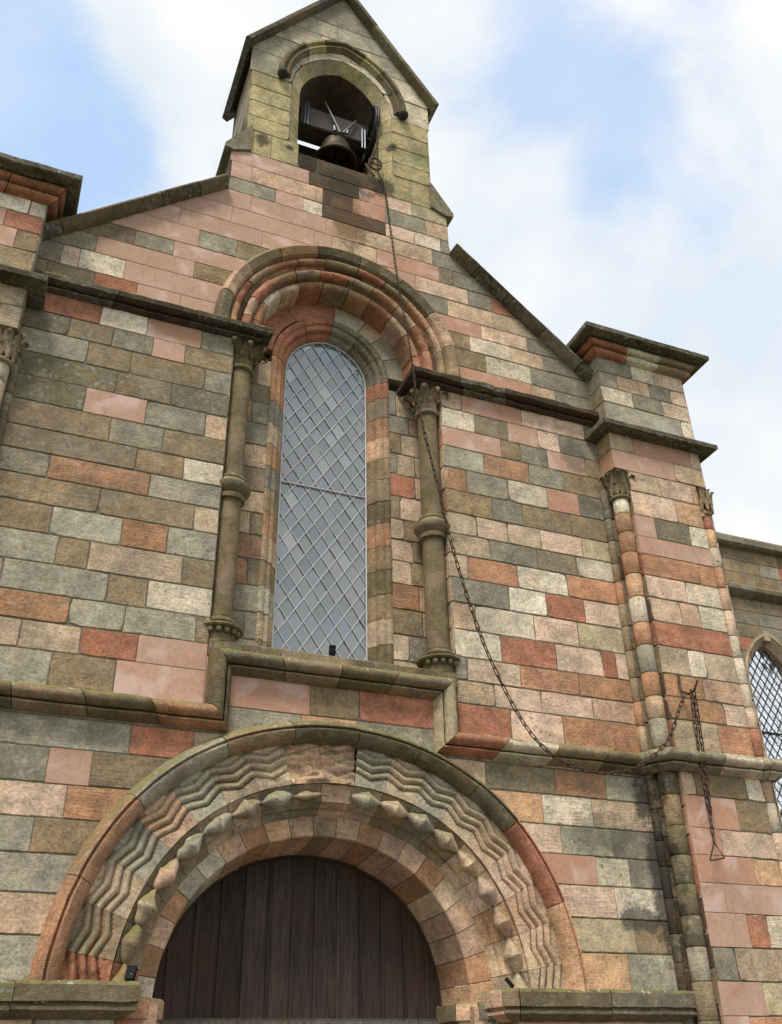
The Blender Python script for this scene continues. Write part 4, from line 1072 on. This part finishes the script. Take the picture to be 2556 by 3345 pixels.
# ==================================================================== bell with its fittings (hangs in the gable)
BY = .45
bell = top('bell', 'dark bronze church bell hanging from its timber headstock in the bell gable opening', 'bell', (.05, BY, 11.3))
def own(o, parent):
    o.parent = parent; o.matrix_parent_inverse = Matrix.Translation(-Vector(parent.location)); return o
mb = MB(); c_ = PLAIN
lathe(mb, (.05, BY), 11.32, [(.22, .02), (.265, 0), (.272, .012), (.262, .035), (.225, .09), (.195, .16), (.180, .24), (.172, .30), (.155, .335), (.10, .355), (.0, .36)], c_, 48, caps=False)
lathe(mb, (.05, BY), 11.32, [(.22, .02), (.18, .12), (.15, .28), (.0, .33)], c_, 48, caps=False)
own(mb.build('bell_body', BRONZE, None, smooth=40), bell)
mb = MB(); tube(mb, [(.05, BY, 11.62), (.05, BY, 11.42), (.05, BY, 11.34)], [.015, .02, .04], c_, 10); own(mb.build('clapper', IRON, None, smooth=50), bell)
mb = MB(); mb.box(-.43, .40, BY-.13, BY+.13, 11.70, 12.03, c_)
hs = own(mb.build('headstock', OAK, None), bell)
bv = hs.modifiers.new('bevel', 'BEVEL'); bv.width = .02; bv.segments = 2
mb = MB(); mb.box(-.50, -.22, BY+.20, BY+.38, 11.27, 11.74, c_); mb.box(-.22, .50, BY+.20, BY+.38, 11.10, 11.74, c_)
own(mb.build('shadowed_bearing', DARKIN, None), bell)  # near-black block, its colour standing in for the deep shadow behind the bell
def strap(pts, r, name='strap', mat=GREYIRON, seg=6):
    mb = MB(); tube(mb, pts, r, c_, seg); own(mb.build(name, mat, None, smooth=50), bell)
yf = BY-.155
for x in (-.385, -.345): strap([(x, yf, 11.66), (x, yf, 12.06)], .013, 'stay_bar')
for x in (.335, .37): strap([(x, yf, 11.56), (x, yf, 11.90)], .013, 'stay_bar')
strap([(.045, yf-.03, 11.66), (.0, yf-.03, 11.78), (-.09, yf-.02, 12.02), (-.15, yf-.01, 12.17)], [.022, .018, .012, .01])
strap([(-.02, yf-.03, 11.66), (-.03, yf-.03, 11.74)], .02)
strap([(.08, yf-.03, 11.66), (.11, yf-.03, 11.72), (.18, yf-.02, 11.86), (.25, yf-.01, 12.0)], [.022, .02, .012, .011])
strap([(.13, yf-.03, 11.68), (.14, yf-.03, 11.74)], .018)
mb = MB(); wz, wr = 11.86, .36; wy = .36
for x in (.405, .435): tube(mb, [(x, wy+wr*math.cos(2*PI*i/40), wz+wr*math.sin(2*PI*i/40)) for i in range(40)], .02, c_, 8, closed=True)
for k in range(4):
    a = PI*k/4+.2; tube(mb, [(.42, wy-wr*math.cos(a), wz-wr*math.sin(a)), (.42, wy+wr*math.cos(a), wz+wr*math.sin(a))], .014, c_, 6)
tube(mb, [(.38, wy, wz), (.46, wy, wz)], .05, c_, 12)
own(mb.build('bell_wheel', IRON, None, smooth=50), bell)
mb = MB(); 
tube(mb, [(.39+.075*math.cos(2*PI*i/24), .03, 10.99+.095*math.sin(2*PI*i/24)) for i in range(24)], .012, c_, 8, closed=True)
tube(mb, [(.32, .03, 11.0), (.46, .03, 10.98)], .01, c_, 6); tube(mb, [(.37, .03, 10.78), (.37, .10, 10.9), (.38, .3, 11.3)], .014, c_, 6)
own(mb.build('pulley', RUST, None, smooth=50), bell)

# ==================================================================== chain
chain_pts = [(.41, .0, 11.62), (.40, -.02, 10.95), (.401, -.03, 10.756), (.458, -.05, 10.555), (.517, -.07, 9.844), (.566, -.13, 8.962), (.615, -.165, 8.458), (.659, -.19, 7.921), (.70, -.2, 7.414), (.87, -.2, 6.528),
 (.939, -.2, 6.112), (1.087, -.22, 5.457), (1.251, -.24, 4.933), (1.49, -.26, 4.447), (1.745, -.28, 4.205), (2.106, -.30, 4.122), (2.41, -.36, 4.181), (2.701, -.42, 4.393), (2.895, -.41, 4.69), (3.05, -.37, 4.90)]
def resample(pts, f):
    pts = [Vector(p) for p in pts]; dense = []
    for i in range(len(pts)-1):
        p0 = pts[max(0, i-1)]; p1 = pts[i]; p2 = pts[i+1]; p3 = pts[min(len(pts)-1, i+2)]
        for k in range(30):
            t = k/30; dense.append(.5*((2*p1)+(-p0+p2)*t+(2*p0-5*p1+4*p2-p3)*t*t+(-p0+3*p1-3*p2+p3)*t**3))
    dense.append(pts[-1]); res = [dense[0]]; acc = 0
    for i in range(1, len(dense)):
        acc += (dense[i]-dense[i-1]).length
        if acc >= f(res[-1]): res.append(dense[i]); acc = 0
    return res
def link(mb, a, b, flip, w, r, ov):
    d = (b-a); L_ = d.length+ov; d.normalize(); c = (a+b)/2
    up = Vector((0, 1, 0)) if abs(d.y) < .8 else Vector((1, 0, 0)); s = d.cross(up).normalized(); t = s.cross(d)
    if flip: s = t
    s = (s+Vector((random.uniform(-.25, .25), random.uniform(-.25, .25), random.uniform(-.2, .2)))).normalized()
    pts = []; hl = L_/2-w
    for i in range(12):
        an = 2*PI*i/12+PI/12; q = math.cos(an); pts.append(c+d*((hl if q > 0 else -hl)+w*q)+s*w*math.sin(an))
    tube(mb, pts, r, PLAIN, 6, closed=True)
chain = top('bell_chain', 'long rusty chain sagging from the bell down the wall to the right pilaster hook', 'chain', (.4, 0, 10.95))
mb = MB()
sz = lambda p: .040 if p.z > 7.6 else .058
P_ = resample(chain_pts, sz)
for i in range(len(P_)-1):
    a, b = P_[i], P_[i+1]; big = a.z < 7.6
    link(mb, a, b, i % 2, .0125 if big else .0095, .0052 if big else .0042, .017 if big else .012)
own(mb.build('hanging_run', RUST, None, smooth=60), chain)
mb = MB()
for dx, L0, dz in ((0, .98, 0), (.028, 1.0, .02)):
    q0 = Vector((3.10+dx, -.37, 4.91)); q1 = Vector((3.105+dx*.4, -.30, 4.91-L0-.03)); n = 18
    for i in range(n): 
        bow = math.sin(PI*i/n)*.012*(1 if dx else -1); bow2 = math.sin(PI*(i+1)/n)*.012*(1 if dx else -1)
        link(mb, q0.lerp(q1, i/n)+Vector((bow, 0, 0)), q0.lerp(q1, (i+1)/n)+Vector((bow2, 0, 0)), (i+(1 if dx else 0)) % 2, .0135, .0055, .018)
q0 = Vector((3.11, -.30, 3.90)); q1 = Vector((3.10, -.30, 3.66))
for i in range(4): link(mb, q0.lerp(q1, i/4), q0.lerp(q1, (i+1)/4), i % 2, .0125, .005, .017)
own(mb.build('gathered_loops', RUST, None, smooth=60), chain)
mb = MB(); tri = [Vector((3.10, -.30, 3.655)), Vector((3.025, -.30, 3.51)), Vector((3.175, -.30, 3.54))]
pts = []
for i in range(3):
    a, b, c2 = tri[i-1], tri[i], tri[(i+1) % 3]
    for t in (.12, .04): pts.append(b.lerp(a, t))
    for t in (.04, .12): pts.append(b.lerp(c2, t))
tube(mb, pts, .0065, PLAIN, 8, closed=True); own(mb.build('pull_handle', RUST, None, smooth=60), chain)
hook = top('wall_hook', 'rusty iron hook fixed to the right pilaster holding the looped bell chain', 'hook', (3.1, -.22, 5.0))
mb = MB(); tube(mb, [(3.11, -.18, 5.11), (3.11, -.235, 5.10), (3.10, -.235, 5.0), (3.085, -.27, 4.93), (3.09, -.34, 4.885), (3.11, -.40, 4.90), (3.13, -.44, 4.98)], [.014, .013, .013, .012, .012, .011, .008], PLAIN, 8)
own(mb.build('hook_iron', RUST, None, smooth=60), hook)

# ==================================================================== small lamps
def spot(loc, label, tilt, yaw, sc=1., kind='spot'):
    t = top('floodlight', label, 'floodlight', loc, 'small floodlights on the ledges')
    mb = MB(); s = sc
    if kind == 'round':
        mb2 = []; lathe(mb, (0, 0), 0, [(.018*s, 0), (.03*s, .005), (.03*s, .03*s), (.036*s, .035*s), (.036*s, .075*s), (.033*s, .08*s), (.033*s, .09*s), (.036*s, .095*s), (.034*s, .12*s), (.0, .12*s)], PLAIN, 20)
        body = mb.build('lamp_body', BLACKP, t, smooth=30); body.rotation_euler = (R_(8), 0, 0)
    else:
        mb.box(-.035*s, .035*s, -.05*s, .05*s, -.02*s, .02*s, PLAIN)
        mb.box(-.030*s, .030*s, -.056*s, -.05*s, -.016*s, .016*s, PLAIN)
        body = mb.build('lamp_body', BLACKP, t); body.location = (0, 0, .06*s); body.rotation_euler = (R_(tilt), 0, R_(yaw)); bv = body.modifiers.new('bevel', 'BEVEL'); bv.width = .006; bv.segments = 2
        mb = MB(); mb.box(-.007*s, .007*s, -.03*s, -.024*s, -.01, .05*s, PLAIN); ball(mb, (0, -.03*s, .05*s), .009*s, PLAIN, 10, 6); b2 = mb.build('bracket', GREYP, t); b2.rotation_euler = (0, 0, R_(yaw*.2))
    mb = MB(); lathe(mb, (0, 0), 0, [(.025*s, -.012), (.025*s, .003), (.0, .003)], PLAIN, 16); mb.build('lamp_foot', BLACKP, t)
spot((-1.335, -.05, 2.60), 'small black floodlight on the left door impost beside the worn red carving', 65, -25, .85)
spot((1.30, -.02, 2.60), 'small black floodlight with white tab on the right door impost below the last lozenge', 50, 55, .7)
spot((-.01, .12, 4.972), 'stubby black round lamp standing on the sill of the tall leaded window', 0, 0, .8, 'round')

# ==================================================================== the nave wall set back on the right
random.seed(5)
nave = bpy.data.objects.new('nave_wall', None); COL.objects.link(nave); nave.parent = church
mb = MB(); NY = 4.0; PN = plane_front(NY)
NX, HWN, NZ, NE = 8.60, .43, 7.25, .33
def nlo(u):
    d = abs(u-NX); a = HWN+.13
    if d >= a: return -9
    R = a+NE; return NZ+math.sqrt(max(0, R*R-(d+NE)**2))
zsn = []; z = 9.62
while z > 7.3: z -= .235; zsn.append(z)
rows = rand_rows(0, 0, 3.9, 14, 'GGBbtgGBR', zs=[q for q in zsn])
zone(mb, PN, 3.9, 14, 9.62, rows, lo=nlo); zl_ = zsn[-1]
for (a, b) in ((3.9, NX-HWN-.13), (NX+HWN+.13, 14)): zone(mb, PN, a, b, zl_, rand_rows(.3, zl_, a, b, 'TtKgBTOk'))
mb.build('nave_ashlar', STONE, nave)
mb = MB(); fr, idx = plan_frames([(3.9, NY), (14, NY)], .3)
sweep(mb, fr, [(-.1, 9.60), (.10, 9.61), (.14, 9.64), (.14, 9.74), (.10, 9.79), (-.3, 9.86)], 'DGD', stones_of(idx, len(fr), 3), wear=.005)
mb.build('nave_coping', STONE, nave, smooth=30); mb = MB()
sweep(mb, fr, [(-.02, 8.66), (.05, 8.68), (.13, 8.76), (.13, 8.83), (-.02, 8.95)], 'DDz', stones_of(idx, len(fr), 3), wear=.005)
mb.build('nave_string', STONE, nave, smooth=30)
nw = bpy.data.objects.new('nave_window', None); COL.objects.link(nw); nw.parent = nave
mb = MB()
prn = [(HWN+.17, .02), (HWN+.17, -.01), (HWN+.13, -.012), (HWN, .12), (HWN, .25), (HWN+.13, .25)]
for sg in (1, -1):
    fr = [(Vector((NX, NY, 3.6+.4*i)), Vector((sg, 0, 0)), Vector((0, 1, 0))) for i in range(10)]
    fr[-1] = (Vector((NX, NY, NZ)), Vector((sg, 0, 0)), Vector((0, 1, 0)))
    sweep(mb, fr, prn, 'TtTk', [0, 2, 4, 6, 8, 9])
    n = 14; tm = math.acos(NE/(HWN+NE)); fr = []
    for i in range(n+1):
        t = tm*i/n; A = Vector((sg*math.cos(t), 0, math.sin(t))); fr.append((Vector((NX-sg*NE, NY, NZ))+A*NE, A, Vector((0, 1, 0))))
    sweep(mb, fr, prn, 'Tt', [0, 7, 14])
for x_, z_, y_ in ((.06, 8.14, -.008), (.03, 7.98, .12)): mb.box(NX-x_, NX+x_, NY+y_, NY+.26, 7.93 if y_ > 0 else 7.97, z_, pal('t'))
mb.build('window_surround', STONE, nw, smooth=30)
mb = MB()
def ninw(x, z):
    d = abs(x-NX)
    if d > HWN+.01 or z < 3.6: return False
    if z < NZ: return True
    R = HWN+NE; return (d+NE)**2+(z-NZ)**2 < R*R
NG = NY+.2; dw, dh = .14, .2
r = 0; z = 3.6
while z < 8.0:
    for k in range(-4, 5):
        x = NX+k*dw+(dw/2 if r % 2 else 0)
        if ninw(x, z) or ninw(x, z-dh/2) or ninw(x-dw*.4*(1 if x > NX else -1), z):
            t1, t2 = random.gauss(0, .05), random.gauss(0, .05); g = random.choice((.85, .9, .95, .8))
            mb.add([(x+dx, NG+dx*t1+dz*t2, z+dz) for dx, dz in ((-dw/2, 0), (0, -dh/2), (dw/2, 0), (0, dh/2))], [(0, 1, 2, 3)], ((g, g*1.03, g*1.06, 1), (0, 0, 0, 1)))
    r += 1; z += dh/2
GL2 = GLASS.copy(); GL2.name = 'nave_leaded_glass'; [q for q in GL2.node_tree.nodes if q.type == 'BSDF_PRINCIPLED'][0].inputs['Metallic'].default_value = .85
mb.build('glass', GL2, nw)
mb = MB(); _iw = inwin
def lead_n(x0, z0, x1, z1):
    sg = []
    for i in range(121):
        t = i/120; x = x0+(x1-x0)*t; z = z0+(z1-z0)*t
        if ninw(x, z): sg.append((x, z))
    if len(sg) > 2: tube(mb, [(sg[0][0], NG-.01, sg[0][1]), (sg[-1][0], NG-.01, sg[-1][1])], .006, PLAIN, 5)
for k in range(-4, 50):
    z0 = 3.0+k*dh
    lead_n(NX-.6, z0-.6*dh/dw, NX+.6, z0+.6*dh/dw); lead_n(NX-.6, z0+.6*dh/dw, NX+.6, z0-.6*dh/dw)
for z in (6.5, 5.3): tube(mb, [(NX-HWN, NG-.03, z), (NX+HWN, NG-.03, z)], .012, PLAIN, 6)
mb.build('lead_lattice', IRON, nw)
mb = MB(); mb.box(NX-.7, NX+.7, NG+.1, NG+.14, 3.4, 8.2, PLAIN); mb.build('interior_shade', DARKIN, nw)

# ==================================================================== ground
GR = simple('grass_ground', (.06, .075, .03), .95, 0, 3, .4, .5); PV = simple('gravel_path', (.13, .115, .10), .95, 0, 40, .3, .6)
me = bpy.data.meshes.new('ground'); s_ = 1500; me.from_pydata([(-s_, -s_, .3), (s_, -s_, .3), (s_, s_, .3), (-s_, s_, .3)], [], [(0, 1, 2, 3)]); me.materials.append(GR)
g_ = bpy.data.objects.new('ground', me); COL.objects.link(g_); g_['kind'] = 'structure'
me = bpy.data.meshes.new('path'); me.from_pydata([(-8, -9, .306), (8, -9, .306), (8, .3, .306), (-8, .3, .306)], [], [(0, 1, 2, 3)]); me.materials.append(PV)
g_ = bpy.data.objects.new('path', me); COL.objects.link(g_); g_['kind'] = 'structure'
